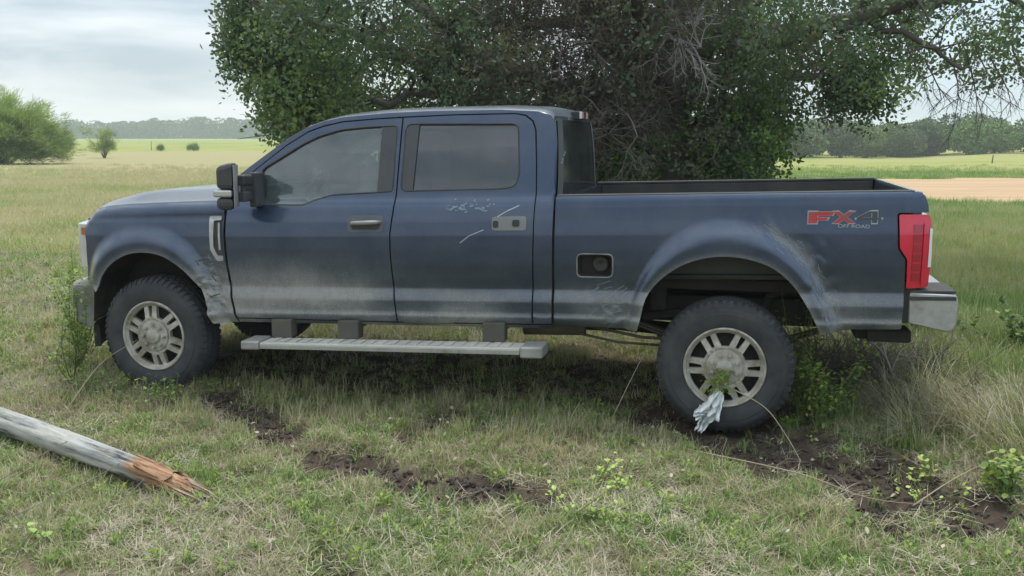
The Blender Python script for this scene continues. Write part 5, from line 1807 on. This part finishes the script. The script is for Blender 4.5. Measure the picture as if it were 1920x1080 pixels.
tws = [twig_mesh('twig_spray_%d' % k, 4, 0.26, TWIG, 0.006) for k in range(4)]
n_ = 760
gx_ = RS.normal(1.25, 0.95, n_); gz_ = RS.uniform(1.5, 3.9, n_); gy_ = RS.normal(11.7, 0.45, n_)
k = (gx_ > -1.2) & (gx_ < 3.0) & (np.abs(gx_ - 1.95) + 0.25 * (gz_ > 2.6) > 0.3) & (fbm(gx_ * 2, gy_, gz_ * 2, 3, 8) > 0.40)
gx_, gy_, gz_ = gx_[k], gy_[k], gz_[k]; n_ = len(gx_)
scatter('dead_twigs', np.stack([gx_ - OL.x, gy_ - OL.y, gz_], 1), RS.uniform(0, 6.283, (n_, 3)), RS.uniform(0.7, 1.5, n_), tws, RS.randint(0, 4, n_), RS.uniform(0, 1, n_), oak, kind='stuff')
PALE = simple('bleached_twigs', (0.34, 0.32, 0.30), 0.9, 0, 0.2, 9)
def branchy(mb, p, d, l, r, depth, droop, rr):
    pts = [p]; dd = Vector(d).normalized()
    for i in range(4):
        dd = (dd + Vector((rr.gauss(0, .16), rr.gauss(0, .16), rr.gauss(0, .12) - droop))).normalized()
        pts.append(pts[-1] + dd * l / 4)
    mb.tube(pts, [r, r * .85, r * .7, r * .55, r * .4], 5, cap=False)
    if depth:
        for i in (1, 2, 3, 4, 2, 3):
            e = (dd + Vector((rr.gauss(0, .6), rr.gauss(0, .5), rr.gauss(0, .45)))).normalized()
            branchy(mb, pts[i], e, l * rr.uniform(0.35, 0.6), r * 0.5, depth - 1, droop, rr)
rr = random.Random(12)
for k in range(4):                                # bleached spray in the middle of the crown
    mb = MB()
    for j in range(4):
        branchy(mb, Vector((1.75 + 0.12 * k, 10.9, 3.0 - 0.05 * k)) - OL, (rr.gauss(0, .8), -0.1, rr.gauss(-0.2, .6)), rr.uniform(0.3, 0.5), 0.008, 2, 0.03, rr)
    mb.build('bleached_branch', PALE, oak)
for k, (x, z, l) in enumerate([(4.75, 2.9, 0.6), (4.95, 2.8, 0.55), (5.25, 2.85, 0.75), (5.45, 2.9, 0.8), (5.55, 2.95, 0.7), (5.75, 2.8, 0.6), (3.5, 2.5, 0.5), (6.0, 2.9, 0.5)]):
    mb = MB()
    branchy(mb, Vector((x, 11.7, z)) - OL, (0.45, -0.05, -0.75), l, 0.012, 2, 0.10, rr)
    mb.build('bare_branch', TWIG, oak)

# generic far trees
def crown_mesh(name, blobs, n, size, mat, seed, aspect=1.0, up=False):
    r_ = random.Random(seed)
    L_ = Leafy()
    vol = [b[3] * b[4] for b in blobs]
    tot = sum(vol)
    for b, v in zip(blobs, vol):
        base = r_.random()
        for i in range(int(n * v / tot)):
            d = Vector((r_.gauss(0, 1), r_.gauss(0, 1), r_.gauss(0, 1))).normalized()
            q = r_.uniform(0.70, 1.06)
            p = Vector((b[0] + d.x * b[3] * q, b[1] + d.y * b[3] * q, b[2] + d.z * b[4] * q))
            if p.z < 0.05: continue
            L_.quad(p, size * r_.uniform(0.6, 1.2), r_, min(1, max(0, 0.75 * base + 0.25 * r_.random())), aspect)
    return L_.mesh(name, mat)
FAR = leaf_material('far_tree_leaves', [(0.0, (0.045, 0.075, 0.035)), (0.5, (0.085, 0.125, 0.05)), (1.0, (0.15, 0.19, 0.07))], inst=False, trans=0.1, rough=0.8)
FARS = []
def far_mat(name, dark, lightc):
    m, n, out = mat_new(name)
    p = principled(n, out, Roughness=0.85)
    p.inputs['Specular IOR Level'].default_value = 0.1
    g = attr(n, 'shade').outputs['Fac']
    n.links.new(mixc(n, g, dark, lightc), p.inputs['Base Color'])
    return m
for k, (a, b) in enumerate([((0.06, 0.095, 0.04), (0.17, 0.23, 0.085)), ((0.08, 0.11, 0.06), (0.22, 0.26, 0.13)), ((0.06, 0.11, 0.035), (0.19, 0.30, 0.08))]):
    mt = far_mat('far_leaves_%d' % k, a, b)
    for j in range(2):
        r_ = random.Random(50 + k * 2 + j)
        blobs = [(0, 0, 2.8, 2.6, 2.6)] + [(r_.gauss(0, 1.7), r_.gauss(0, 1.5), r_.uniform(1.2, 4.6), r_.uniform(1.2, 2.1), r_.uniform(1.0, 1.7)) for _ in range(9)]
        FARS.append(crown_mesh('far_crown_%d_%d' % (k, j), blobs, 5200, 0.21, mt, 70 + k * 2 + j))
mb = MB(); mb.tube([(0, 0, -0.3), (0.1, 0, 2.0), (0.2, 0.1, 4.0)], [0.22, 0.17, 0.08], 7)
far_trunk = mb_mesh(mb, 'far_trunk', BARK)
GT = 'trees of the far tree line on the right'
rr = random.Random(31)
spots = []
for i in range(30):
    x = 22 + i * 2.75 + rr.uniform(-0.8, 0.8)
    spots.append((x, 149 + rr.uniform(-3, 6) + 4 * math.sin(i * 0.5), rr.uniform(0.80, 1.05)))
for i in range(22):
    x = 22 + i * 4.2 + rr.uniform(-1.5, 1.5)
    spots.append((x, 160 + rr.uniform(-3, 6), rr.uniform(1.05, 1.25)))
for (x, y, s) in spots:
    az_ = x / y
    s *= 0.93 + 0.16 * math.exp(-((az_ - 0.47) / 0.035) ** 2) - 0.12 * math.exp(-((az_ - 0.495) / 0.008) ** 2)
    t = bpy.data.objects.new('far_tree', None); COL.objects.link(t)
    t.location = (x, y, float(terrain(x, y)) - 0.1); t.scale = (s, s, s); t.rotation_euler = (0, 0, rr.uniform(0, 6.28))
    tag(t, 'rounded green tree in the dense far tree line on the right', 'tree', GT)
    c = bpy.data.objects.new('crown', rr.choice(FARS)); COL.objects.link(c); c.parent = t
    c = bpy.data.objects.new('trunk', far_trunk); COL.objects.link(c); c.parent = t

# far wood on the left horizon: one mass
L_ = Leafy(); r_ = random.Random(9)
for i in range(560):
    x = r_.uniform(-460, 240); y = r_.uniform(640, 700); h = r_.uniform(8.5, 13.5) + 1.3 * math.sin(x * 0.05); w = r_.uniform(4, 9)
    base = r_.random()
    for j in range(170):
        d = Vector((r_.gauss(0, 1), r_.gauss(0, 1), r_.gauss(0, 1))).normalized()
        L_.quad((x + d.x * w, y + d.y * w * 0.6, h * 0.5 + d.z * h * 0.52), r_.uniform(0.5, 1.2), r_, 0.6 * base + 0.4 * r_.random())
me = L_.mesh('far_wood', far_mat('far_wood_leaves', (0.035, 0.062, 0.028), (0.11, 0.15, 0.06)))
link('far_wood', me, None, kind='stuff', label='low hazy wood along the horizon on the left')

# feathery bushes on the left
FEA = leaf_material('feathery_leaves', [(0.0, (0.11, 0.155, 0.065)), (0.5, (0.25, 0.34, 0.11)), (1.0, (0.38, 0.48, 0.15))], trans=0.3)
def feather(name, n):
    L_ = Leafy()
    for i in range(n):
        p = Vector((rg.gauss(0, .16), rg.gauss(0, .16), rg.uniform(-.25, .25)))
        d = Vector((rg.gauss(0, .35), rg.gauss(0, .35), rg.uniform(0.6, 1.2)))
        L_.leaf(p, d, (rg.gauss(0, 1), rg.gauss(0, 1), 0.3), rg.uniform(0.2, 0.55), 0.024, rg.random())
    return L_.mesh(name, FEA)
feas = [feather('feather_%d' % k, 30) for k in range(4)]
def bush(name, loc, blobs, n, stems, label, cat, seed, tint0, s=1.0, sc=(0.8, 1.4)):
    rs = np.random.RandomState(seed)
    t = bpy.data.objects.new(name, None); COL.objects.link(t)
    t.location = (loc[0], loc[1], float(terrain(loc[0], loc[1])))
    tag(t, label, cat)
    P, T = [], []
    vol = np.array([b[3] * b[4] for b in blobs]); vol = vol / vol.sum()
    for b, v in zip(blobs, vol):
        m = int(n * v)
        d = rs.normal(0, 1, (m, 3)); d /= np.linalg.norm(d, axis=1)[:, None]
        q = rs.uniform(0.35, 1.0, m) ** 0.6 + np.abs(rs.normal(0, 0.16, m))
        p = np.array(b[:3]) + d * q[:, None] * np.array([b[3], b[3], b[4]])
        P.append(p); T.append(np.full(m, tint0 + rs.uniform(-.25, .25)) + 0.25 * (p[:, 2] - b[2]) / b[4])
    P = np.concatenate(P); T = np.concatenate(T)
    k = (P[:, 2] > 0.15 * s) & (fbm(P[:, 0] * 2, P[:, 1] * 2, P[:, 2] * 2, 3, seed) > 0.36)
    P, T = P[k], T[k]
    m = len(P)
    out_ = np.arctan2(P[:, 0], P[:, 2] + 0.5)
    rot = np.stack([rs.normal(0, .25, m), out_ * 0.8 + rs.normal(0, .25, m), rs.uniform(-0.5, 0.5, m)], 1)
    scatter('foliage', P, rot, rs.uniform(*sc, m) * s, feas, rs.randint(0, 4, m), np.clip(T + rs.normal(0, .12, m), 0, 1), t, kind='stuff')
    r_ = random.Random(seed)
    for j in range(stems):
        b = r_.choice(blobs)
        mb = MB()
        e = Vector((b[0], b[1], b[2]))
        mb.tube([(r_.gauss(0, .15) * s, r_.gauss(0, .1) * s, -0.1), e * 0.35 + Vector((0, 0, 0.2 * s)), e * 0.9], [0.09 * s, 0.065 * s, 0.02 * s], 6)
        mb.build('stem', BARK, t, smooth=True)
    return t
def fan_bush(name, loc, rx, rz, nb, per, label, cat, seed, tint0, sc, zc=0.25):
    """many arching stems fanned out from the foot, each feathered over its outer part"""
    rs = np.random.RandomState(seed); r_ = random.Random(seed)
    t = bpy.data.objects.new(name, None); COL.objects.link(t)
    t.location = (loc[0], loc[1], float(terrain(loc[0], loc[1])))
    tag(t, label, cat)
    P, Rr, T = [], [], []
    for k in range(nb):
        a = r_.uniform(-math.pi, math.pi); e = math.asin(r_.uniform(0.02, 1.0))
        reach = r_.uniform(0.72, 1.06) * (1 + 0.14 * math.sin(3 * a + 2 * e))
        end = Vector((math.cos(a) * math.cos(e) * rx, math.sin(a) * math.cos(e) * rx * 0.8, zc + math.sin(e) * rz)) * reach
        midp = Vector((end.x * 0.42, end.y * 0.42, end.z * 0.62 + 0.12 * rz))
        C_ = curve_smooth3([(0.06 * end.x, 0.06 * end.y, 0), midp, end], 8)
        if k < 16:
            mb = MB(); mb.tube(C_[:12], list(np.linspace(0.07 * rz / 3.5, 0.02 * rz / 3.5, 12)), 5)
            mb.build('stem', BARK, t, smooth=True)
        base = tint0 + r_.gauss(0, 0.15)
        for q in range(per):
            u_ = 0.38 + 0.66 * r_.random() ** 0.8
            i_ = min(int(u_ * (len(C_) - 2)), len(C_) - 2)
            d = Vector(C_[i_ + 1]) - Vector(C_[i_])
            p = Vector(C_[i_]) + Vector((r_.gauss(0, 1), r_.gauss(0, 1), r_.gauss(0, 1))) * 0.05 * rx
            d = (d.normalized() + Vector((r_.gauss(0, .25), r_.gauss(0, .25), 0.35 + r_.gauss(0, .25)))).normalized()
            P.append(tuple(p)); T.append(base + 0.3 * (p.z / rz - 0.5))
            Rr.append(tuple(d.to_track_quat('Z', 'Y').to_euler()))
    m = len(P)
    scatter('foliage', P, Rr, rs.uniform(*sc, m), feas, rs.randint(0, 4, m), np.clip(np.array(T) + rs.normal(0, .12, m), 0, 1), t, kind='stuff')
fan_bush('feathery_bush', (-33.6, 63.5), 4.6, 4.05, 170, 17, 'large feathery light green bush at the left edge of the pasture', 'bush', 4, 0.62, (0.6, 1.25))
fan_bush('small_bush', (-35.3, 83), 1.35, 2.15, 30, 6, 'small airy bush standing alone right of the large feathery bush', 'bush', 6, 0.42, (0.45, 0.9), 0.5)
bush('low_shrub', (-39.6, 119, 0), [(-0.25, 0, 0.28, 0.33, 0.26), (0.28, 0, 0.34, 0.30, 0.28)], 80, 1, 'low dark shrub in the pasture, nearer the truck of two', 'shrub', 7, 0.02, 0.7)
bush('low_shrub', (-43.6, 119, 0), [(0, 0, 0.25, 0.28, 0.22)], 40, 1, 'tiny dark shrub in the pasture, nearer the bushes of two', 'shrub', 8, 0.1, 0.7)
POSTW = simple('weathered_post', (0.13, 0.12, 0.10), 0.9, 0, 0.3, 8)
for (x, y, h, lab) in ((-47.0, 125, 1.2, 'thin grey fence post far off in the left pasture'), (14.7, 50.5, 0.85, 'thin leaning stake in the pasture beyond the truck bed'), (34.1, 68, 0.6, 'short stake at the right edge of the far pasture')):
    mb = MB(); mb.tube([(0, 0, -0.2), (0.02, 0, h * 0.5), (0.05, 0, h)], [0.045, 0.045, 0.035], 7)
    o = mb.build('wooden_stake', POSTW, smooth=True, label=lab, cat='post')
    o.location = (x, y, float(terrain(x, y)))

# ---- broken fence post lying in the grass
def wood_mat(name, a, b, c):
    m, n, out = mat_new(name)
    p = principled(n, out, Roughness=0.9)
    p.inputs['Specular IOR Level'].default_value = 0.15
    f = noise(n, 9, 8, 0.7, stretch=(0.25, 3.0, 3.0))
    f2 = noise(n, 3.5, 4, 0.6, stretch=(0.5, 2.2, 2.2))
    col = ramp(n, [(0.40, a), (0.50, b), (0.68, c)], f).outputs[0]
    r2 = ramp(n, [(0.46, (0, 0, 0)), (0.60, (1, 1, 1))], f2)
    col = mixc(n, math_(n, 'MULTIPLY', r2.outputs[0], 0.45), col, (0.54, 0.52, 0.44))
    fr = attr(n, 'fresh').outputs['Fac']
    og = ramp(n, [(0.35, (0.09, 0.045, 0.028)), (0.48, (0.26, 0.14, 0.08)), (0.66, (0.50, 0.35, 0.22))], f).outputs[0]
    edge_ = ramp(n, [(0.42, (0, 0, 0)), (0.55, (1, 1, 1))], math_(n, 'ADD', fr, math_(n, 'MULTIPLY', math_(n, 'SUBTRACT', f, 0.5), 2.2)))
    col = mixc(n, edge_.outputs[0], col, og)
    n.links.new(col, p.inputs['Base Color'])
    bump(n, f, p, 0.7, 0.01)
    return m
GREYW = wood_mat('weathered_wood', (0.06, 0.06, 0.06), (0.27, 0.275, 0.27), (0.46, 0.465, 0.45))
ORW = wood_mat('fresh_split_wood', (0.10, 0.05, 0.03), (0.30, 0.16, 0.09), (0.54, 0.38, 0.23))
fp = bpy.data.objects.new('fence_post', None); COL.objects.link(fp)
P0 = Vector((-4.15, 6.40, 0.13)); P1 = Vector((-1.78, 4.745, 0.085))
dv = (P1 - P0); LEN = dv.length
fp.location = P0
fp.rotation_euler = (0, -math.asin(dv.z / LEN), math.atan2(dv.y, dv.x))
tag(fp, 'weathered grey round fence post lying broken off in the grass', 'fence post')
nseg, nr_ = 60, 28
vv = []
for i in range(nseg + 1):
    u_ = i / nseg
    for k in range(nr_):
        a = 2 * math.pi * k / nr_
        r_ = 0.092 - 0.034 * u_
        r_ *= 1 + 0.10 * (float(fbm(u_ * 3, math.cos(a) * 2.2 + 5, math.sin(a) * 2.2, 3, 4)) - 0.5) * 2
        crack = float(fbm(u_ * 2.5, math.cos(a) * 6 + 9, math.sin(a) * 6, 3, 14))
        r_ -= 0.022 * max(0, crack - 0.56) / 0.2
        xx = LEN * u_
        if u_ > 0.985: xx += 0.05 * float(vnoise(a * 3, 0.5, 0, 3))
        vv.append((xx, r_ * math.cos(a), r_ * math.sin(a)))
ff = [(i * nr_ + k, i * nr_ + (k + 1) % nr_, (i + 1) * nr_ + (k + 1) % nr_, (i + 1) * nr_ + k) for i in range(nseg) for k in range(nr_)]
mb = MB(); mb.add(vv, ff + [tuple(range(nr_))[::-1]])
sh = mb.build('shaft', GREYW, fp, smooth=True)
fv_ = sh.data.attributes.new('fresh', 'FLOAT', 'POINT')
fv_.data.foreach_set('value', np.array([float(sstep(LEN - 0.62, LEN - 0.06, p[0]) * (0.45 + 0.55 * float(sstep(-0.05, 0.05, p[2])))) for p in vv], np.float32))
rr = random.Random(6)
for k in range(26):                               # splinters of the break
    a = rr.uniform(0, 6.28); r_ = 0.056 * math.sqrt(rr.random())
    y0, z0 = r_ * math.cos(a), r_ * math.sin(a)
    L_ = rr.uniform(0.08, 0.34) * (1.15 if abs(y0) < 0.05 else 0.8)
    w = rr.uniform(0.005, 0.013)
    x0 = LEN - rr.uniform(0.15, 0.5) if k % 3 == 0 else LEN - 0.12
    mb = MB()
    pts, rad = [], []
    for j in range(6):
        t = j / 5
        pts.append((x0 + (L_ + LEN - x0) * t, y0 * (1 + 0.25 * t) + rr.gauss(0, .004), z0 * (1 - 0.2 * t) - 0.03 * t * t + rr.gauss(0, .004)))
        rad.append(w * (1 - t ** 1.5) + 0.0015)
    if k % 3 == 0: pts = [(p[0] - 0.0, p[1] / max(r_, 1e-3) * 0.062 if j < 3 else p[1], p[2] / max(r_, 1e-3) * 0.062 if j < 3 else p[2]) for j, p in enumerate(pts)]
    mb.tube(pts, rad, 5)
    mb.build('splinter', ORW, fp)
mb = MB()
mb.tube([(LEN - 0.14, 0, 0), (LEN - 0.0, 0, 0), (LEN + 0.10, 0, -0.01), (LEN + 0.17, 0.01, -0.02)], [0.050, 0.050, 0.034, 0.006], 12)
mb.build('torn_core', ORW, fp, smooth=False)
# loose wire still tied to the post
WIRE = simple('rusty_wire', (0.16, 0.145, 0.13), 0.7, 0.4, 0.3, 20)
for k, pts in enumerate([[(-2.50, 5.33, 0.16), (-2.62, 5.0, 0.12), (-2.72, 4.6, 0.07), (-2.78, 4.2, 0.06)], [(-2.10, 5.00, 0.13), (-2.2, 4.7, 0.10), (-2.36, 4.35, 0.08), (-2.6, 3.9, 0.05)], [(-1.92, 4.86, 0.11), (-1.95, 4.6, 0.07), (-2.02, 4.3, 0.05), (-2.05, 3.8, 0.05)]]):
    mb = MB(); mb.tube(curve_smooth3(pts, 6), 0.0022, 5)
    mb.build('fence_wire', WIRE, smooth=True, label=['thin fence wire trailing from the fallen post, farthest from its broken end', 'thin fence wire trailing from the middle of the fallen post', 'thin fence wire trailing beside the broken end of the post'][k], cat='wire', group='wires trailing from the fallen post')

# ---- single plants
STEM = simple('green_stem', (0.14, 0.17, 0.06), 0.8, 0, 0.2, 10)
DRYST = simple('dry_stem', (0.33, 0.28, 0.18), 0.85, 0, 0.2, 10)
def big_leaf(name, mat, lobed=True):
    L_ = Leafy()
    n_ = 9
    pts = []
    for i in range(n_):
        t = i / (n_ - 1)
        w = math.sin(math.pi * min(1, t * 0.94 + 0.06)) ** 0.8 * (1 + (0.28 if lobed and i % 2 else -0.12 if lobed else 0))
        pts.append((t, w * 0.36))
    b = 0
    for t, w in pts: L_.v += [(t, -w, 0.10 * w + 0.05 * math.sin(t * 3)), (t, 0, 0.06 * math.sin(t * 3) - 0.02), (t, w, 0.10 * w + 0.05 * math.sin(t * 3))]; L_.s += [0.5] * 3
    for i in range(n_ - 1): L_.f += [(3 * i, 3 * i + 1, 3 * i + 4, 3 * i + 3), (3 * i + 1, 3 * i + 2, 3 * i + 5, 3 * i + 4)]
    return L_.mesh(name, mat)
YEL = simple('young_leaf', (0.31, 0.41, 0.08), 0.55, 0, 0.22, 14)
GRN = simple('green_leaf', (0.22, 0.34, 0.07), 0.55, 0, 0.25, 14)
yl, gl_ = big_leaf('leaf', YEL), big_leaf('leaf', GRN)
def weed(loc, h, leaves, size, label, seed, me=None, spread=0.10, tilt=0.3):
    r_ = random.Random(seed)
    t = bpy.data.objects.new('leafy_weed', None); COL.objects.link(t)
    t.location = (loc[0], loc[1], float(terrain(loc[0], loc[1])))
    tag(t, label, 'weed')
    mb = MB()
    for s_ in range(3):
        top = Vector((r_.gauss(0, spread), r_.gauss(0, spread * 0.6), h * r_.uniform(0.6, 1)))
        pts = [Vector((0, 0, 0)), top * 0.5 + Vector((r_.gauss(0, .01), 0, 0)), top]
        mb = MB(); mb.tube(pts, [0.004, 0.003, 0.0015], 5)
        mb.build('stem', STEM, t)
        for j in range(leaves // 3):
            f = 0.25 + 0.75 * (j + 1) / (leaves // 3)
            p = pts[0].lerp(pts[2], f)
            o = bpy.data.objects.new('leaf', me or yl); COL.objects.link(o); o.parent = t
            o.location = p + Vector((r_.gauss(0, .028), r_.gauss(0, .028), r_.gauss(0, .02)))
            a = r_.uniform(0, 6.28); sc_ = size * r_.uniform(0.6, 1.2)
            o.scale = (sc_, sc_, sc_)
            o.rotation_euler = (r_.gauss(0, .3), r_.uniform(-0.9, 0.1), a)
    return t
weed((0.44, 4.88), 0.18, 54, 0.026, 'yellow-green leafy weed in the foreground grass, right of the bare patch', 1)
weed((0.27, 4.42), 0.15, 51, 0.026, 'low yellow-green weed nearest the camera, below the taller one', 2)
weed((0.57, 4.80), 0.13, 36, 0.026, 'small yellow-green weed close beside the tallest foreground weed', 3)
weed((2.28, 4.98), 0.18, 36, 0.032, 'bright yellow-green seedling growing at the far edge of the rut', 4)
weed((2.16, 4.72), 0.13, 36, 0.030, 'bright yellow-green seedling sprouting inside the muddy rut', 5)
weed((-2.60, 4.30), 0.12, 30, 0.026, 'yellow-green weed at the left edge below the fallen post', 8)
weed((-2.20, 3.98), 0.10, 12, 0.04, 'small green weed in the near left corner of the grass', 9, gl_)

def shrublet(name, loc, h, w, nst, nlf, label, seed, tint0, ll=0.034, lean=(0, 0)):
    """sapling: stems plus a cloud of small leaves too many to count"""
    r_ = random.Random(seed)
    t = bpy.data.objects.new(name, None); COL.objects.link(t)
    z0 = float(terrain(loc[0], loc[1])) if len(loc) < 3 else loc[2]
    t.location = (loc[0], loc[1], z0)
    tag(t, label, 'plant')
    L_ = Leafy()
    for s_ in range(nst):
        top = Vector((r_.gauss(lean[0], w), r_.gauss(lean[1], w * 0.6), h * r_.uniform(0.55, 1)))
        P = curve_smooth3([(0, 0, 0), top * 0.45 + Vector((r_.gauss(0, .04), r_.gauss(0, .03), 0.02)), top], 5)
        mb = MB(); mb.tube(P, list(np.linspace(0.0045, 0.0015, len(P))), 5)
        mb.build('stem', STEM, t)
        for j in range(nlf // nst):
            p = Vector(P[r_.randint(3, len(P) - 1)]) + Vector((r_.gauss(0, .035), r_.gauss(0, .035), r_.gauss(0, .035)))
            L_.leaf(p, (r_.gauss(0, 1), r_.gauss(0, 1), r_.gauss(0.1, .5)), (0, 0, 1), ll * r_.uniform(.6, 1.3), ll * 0.6, min(1, max(0, tint0 + r_.gauss(0, .3))), 0.1)
    m = L_.mesh('foliage', SAP)
    o = link('foliage', m, None, t, kind='stuff')
    return t
SAP = leaf_material('sapling_leaves', [(0.0, (0.09, 0.15, 0.04)), (0.5, (0.17, 0.26, 0.06)), (1.0, (0.34, 0.42, 0.09))], inst=True, trans=0.3)
sn = SAP.node_tree
for nd in sn.nodes:                               # these plants are plain meshes: the leaf's own value drives the colour
    if nd.type == 'VALTORGB': rampn = nd
for nd in sn.nodes:
    if nd.type == 'ATTRIBUTE' and nd.attribute_name == 'shade': sn.links.new(nd.outputs['Fac'], rampn.inputs[0])
w_ = to_world((0.48, 0.36, 0)); shrublet('sapling', (w_.x, w_.y), 0.95, 0.07, 7, 420, 'leafy green sapling growing up behind the rear wheel', 21, 0.45)
w_ = to_world((0.58, 0.20, 0)); shrublet('sapling', (w_.x, w_.y), 0.58, 0.11, 8, 760, 'low leafy sapling in front of the rear bumper beside the tyre', 22, 0.55)
w_ = to_world((-4.74, 0.0, 0)); shrublet('sapling', (w_.x, w_.y), 0.82, 0.06, 7, 620, 'bright green sapling pressed between front bumper and front tyre', 23, 0.65, lean=(0.03, 0))
w_ = to_world((-5.15, 0.6, 0)); shrublet('sapling', (w_.x, w_.y), 1.12, 0.16, 10, 700, 'tall yellow-green sapling rising in front of the headlight', 24, 0.75)
w_ = to_world((-5.30, 0.9, 0)); shrublet('sapling', (w_.x, w_.y), 0.80, 0.20, 9, 620, 'spreading green sapling left of the front bumper', 25, 0.6)
w_ = to_world((-3.75, -0.22, 0)); shrublet('low_weed', (w_.x, w_.y), 0.14, 0.22, 8, 260, 'low green weed in front of the front tyre', 26, 0.35, 0.035)
w_ = to_world((-4.35, -0.15, 0)); shrublet('low_weed', (w_.x, w_.y), 0.14, 0.18, 7, 160, 'low green weed at the left foot of the front tyre', 27, 0.35, 0.035)
shrublet('broad_weed', (4.35, 7.9), 0.55, 0.25, 9, 420, 'dark green leafy weed at the right edge behind the bumper', 28, 0.2, 0.06)
shrublet('broad_weed', (3.75, 8.6), 0.50, 0.25, 9, 380, 'dark green leafy weed behind the tail of the truck', 29, 0.35, 0.05)
shrublet('broad_weed', (2.62, 4.75), 0.20, 0.16, 7, 200, 'bright green leafy weed at the right edge beside the rut', 30, 0.6, 0.05)

# clump torn off and hanging on the rear hub
r_ = random.Random(8)
L_ = Leafy()
for i in range(130):
    t = r_.random()
    p = to_world((-0.01 + r_.gauss(0, .035) - 0.03 * t, -0.012 - r_.random() * 0.03, WZ + 0.01 - 0.155 * t))
    L_.leaf(p, (r_.gauss(0, .6), r_.gauss(-0.3, .4), r_.gauss(-.6, .6)), (r_.gauss(0, 1), 1, 0.3), r_.uniform(.02, .05), r_.uniform(.005, .013), r_.uniform(.2, 1))
link('weed_clump', L_.mesh('weed_clump', SAP), None, label='clump of yellow-green weeds caught on the rear wheel hub', cat='weeds')

# dry stalks leaning about
for k, (pts, lab) in enumerate([
        ([(1.36, 5.62, 0.34), (1.52, 5.50, 0.26), (1.62, 5.38, 0.12), (1.66, 5.22, 0.02)], 'long dry stalk leaning from the rear tyre down into the rut'),
        ([(1.00, 5.45, 0.03), (1.52, 4.90, 0.08), (1.80, 4.62, 0.05), (2.05, 4.60, 0.02)], 'dry stalk arching over the near edge of the rut'),
        ([(2.02, 4.55, 0.03), (2.35, 4.75, 0.12), (2.75, 5.00, 0.16)], 'dry stalk lying across the rut towards the right edge'),
        ([(0.66, 6.10, 0.0), (0.80, 6.12, 0.30), (0.93, 6.15, 0.55)], 'thin dry stalk standing left of the rear tyre'),
        ([(2.02, 6.0, 0.0), (1.98, 6.0, 0.22), (2.06, 6.0, 0.45)], 'thin dark stalk standing right of the rear tyre'),
        ([(2.95, 6.3, 0.0), (3.05, 6.2, 0.3), (3.28, 6.1, 0.52)], 'tall dry stalk rising from the fallen grass at the right'),
        ([(-3.05, 6.25, 0.0), (-2.9, 6.5, 0.28), (-2.7, 6.7, 0.42)], 'dry stalk leaning up beside the left end of the fallen post')]):
    mb = MB(); P = curve_smooth3(pts, 6); mb.tube(P, list(np.linspace(0.0042, 0.0018, len(P))), 5)
    mb.build('dry_stalk', DRYST, smooth=True, label=lab, cat='stalk', group='dry stalks about the truck')

# bleached dead branch and the dark brush under the tail
rr = random.Random(44)
mb = MB()
branchy(mb, Vector((0, 0, 0)), (-0.25, 0, 1.0), 0.42, 0.014, 2, -0.02, rr)
o = mb.build('dead_branch', PALE, smooth=True, label='bleached dead branch standing in the grass behind the rear bumper', cat='branch')
o.location = (2.78, 6.55, 0.02)
n_ = 130
bx_ = RS.uniform(1.95, 3.3, n_); by_ = RS.uniform(6.5, 7.8, n_)
scatter('brush_pile', np.stack([bx_, by_, terrain(bx_, by_) + 0.06], 1), np.stack([RS.normal(0, .5, n_), RS.normal(0, .5, n_), RS.uniform(0, 6.28, n_)], 1), RS.uniform(0.5, 1.0, n_),
        tws, RS.randint(0, 4, n_), RS.uniform(0, 1, n_), kind='stuff', label='dry broken brush lying under the tail of the truck')
print('crown sprigs', NCROWN)

# ---- haze
def haze():
    m, n, out = mat_new('haze')
    v = n.nodes.new('ShaderNodeVolumePrincipled')
    v.inputs['Color'].default_value = (0.86, 0.92, 0.96, 1)
    v.inputs['Density'].default_value = 0.0007
    v.inputs['Anisotropy'].default_value = 0.1
    n.links.new(v.outputs[0], out.inputs['Volume'])
    mb = MB(); mb.box(-1450, 1450, -60, 1450, -4.0, 18.0)
    mb.build('haze', m, kind='stuff')
if HAZE: haze()
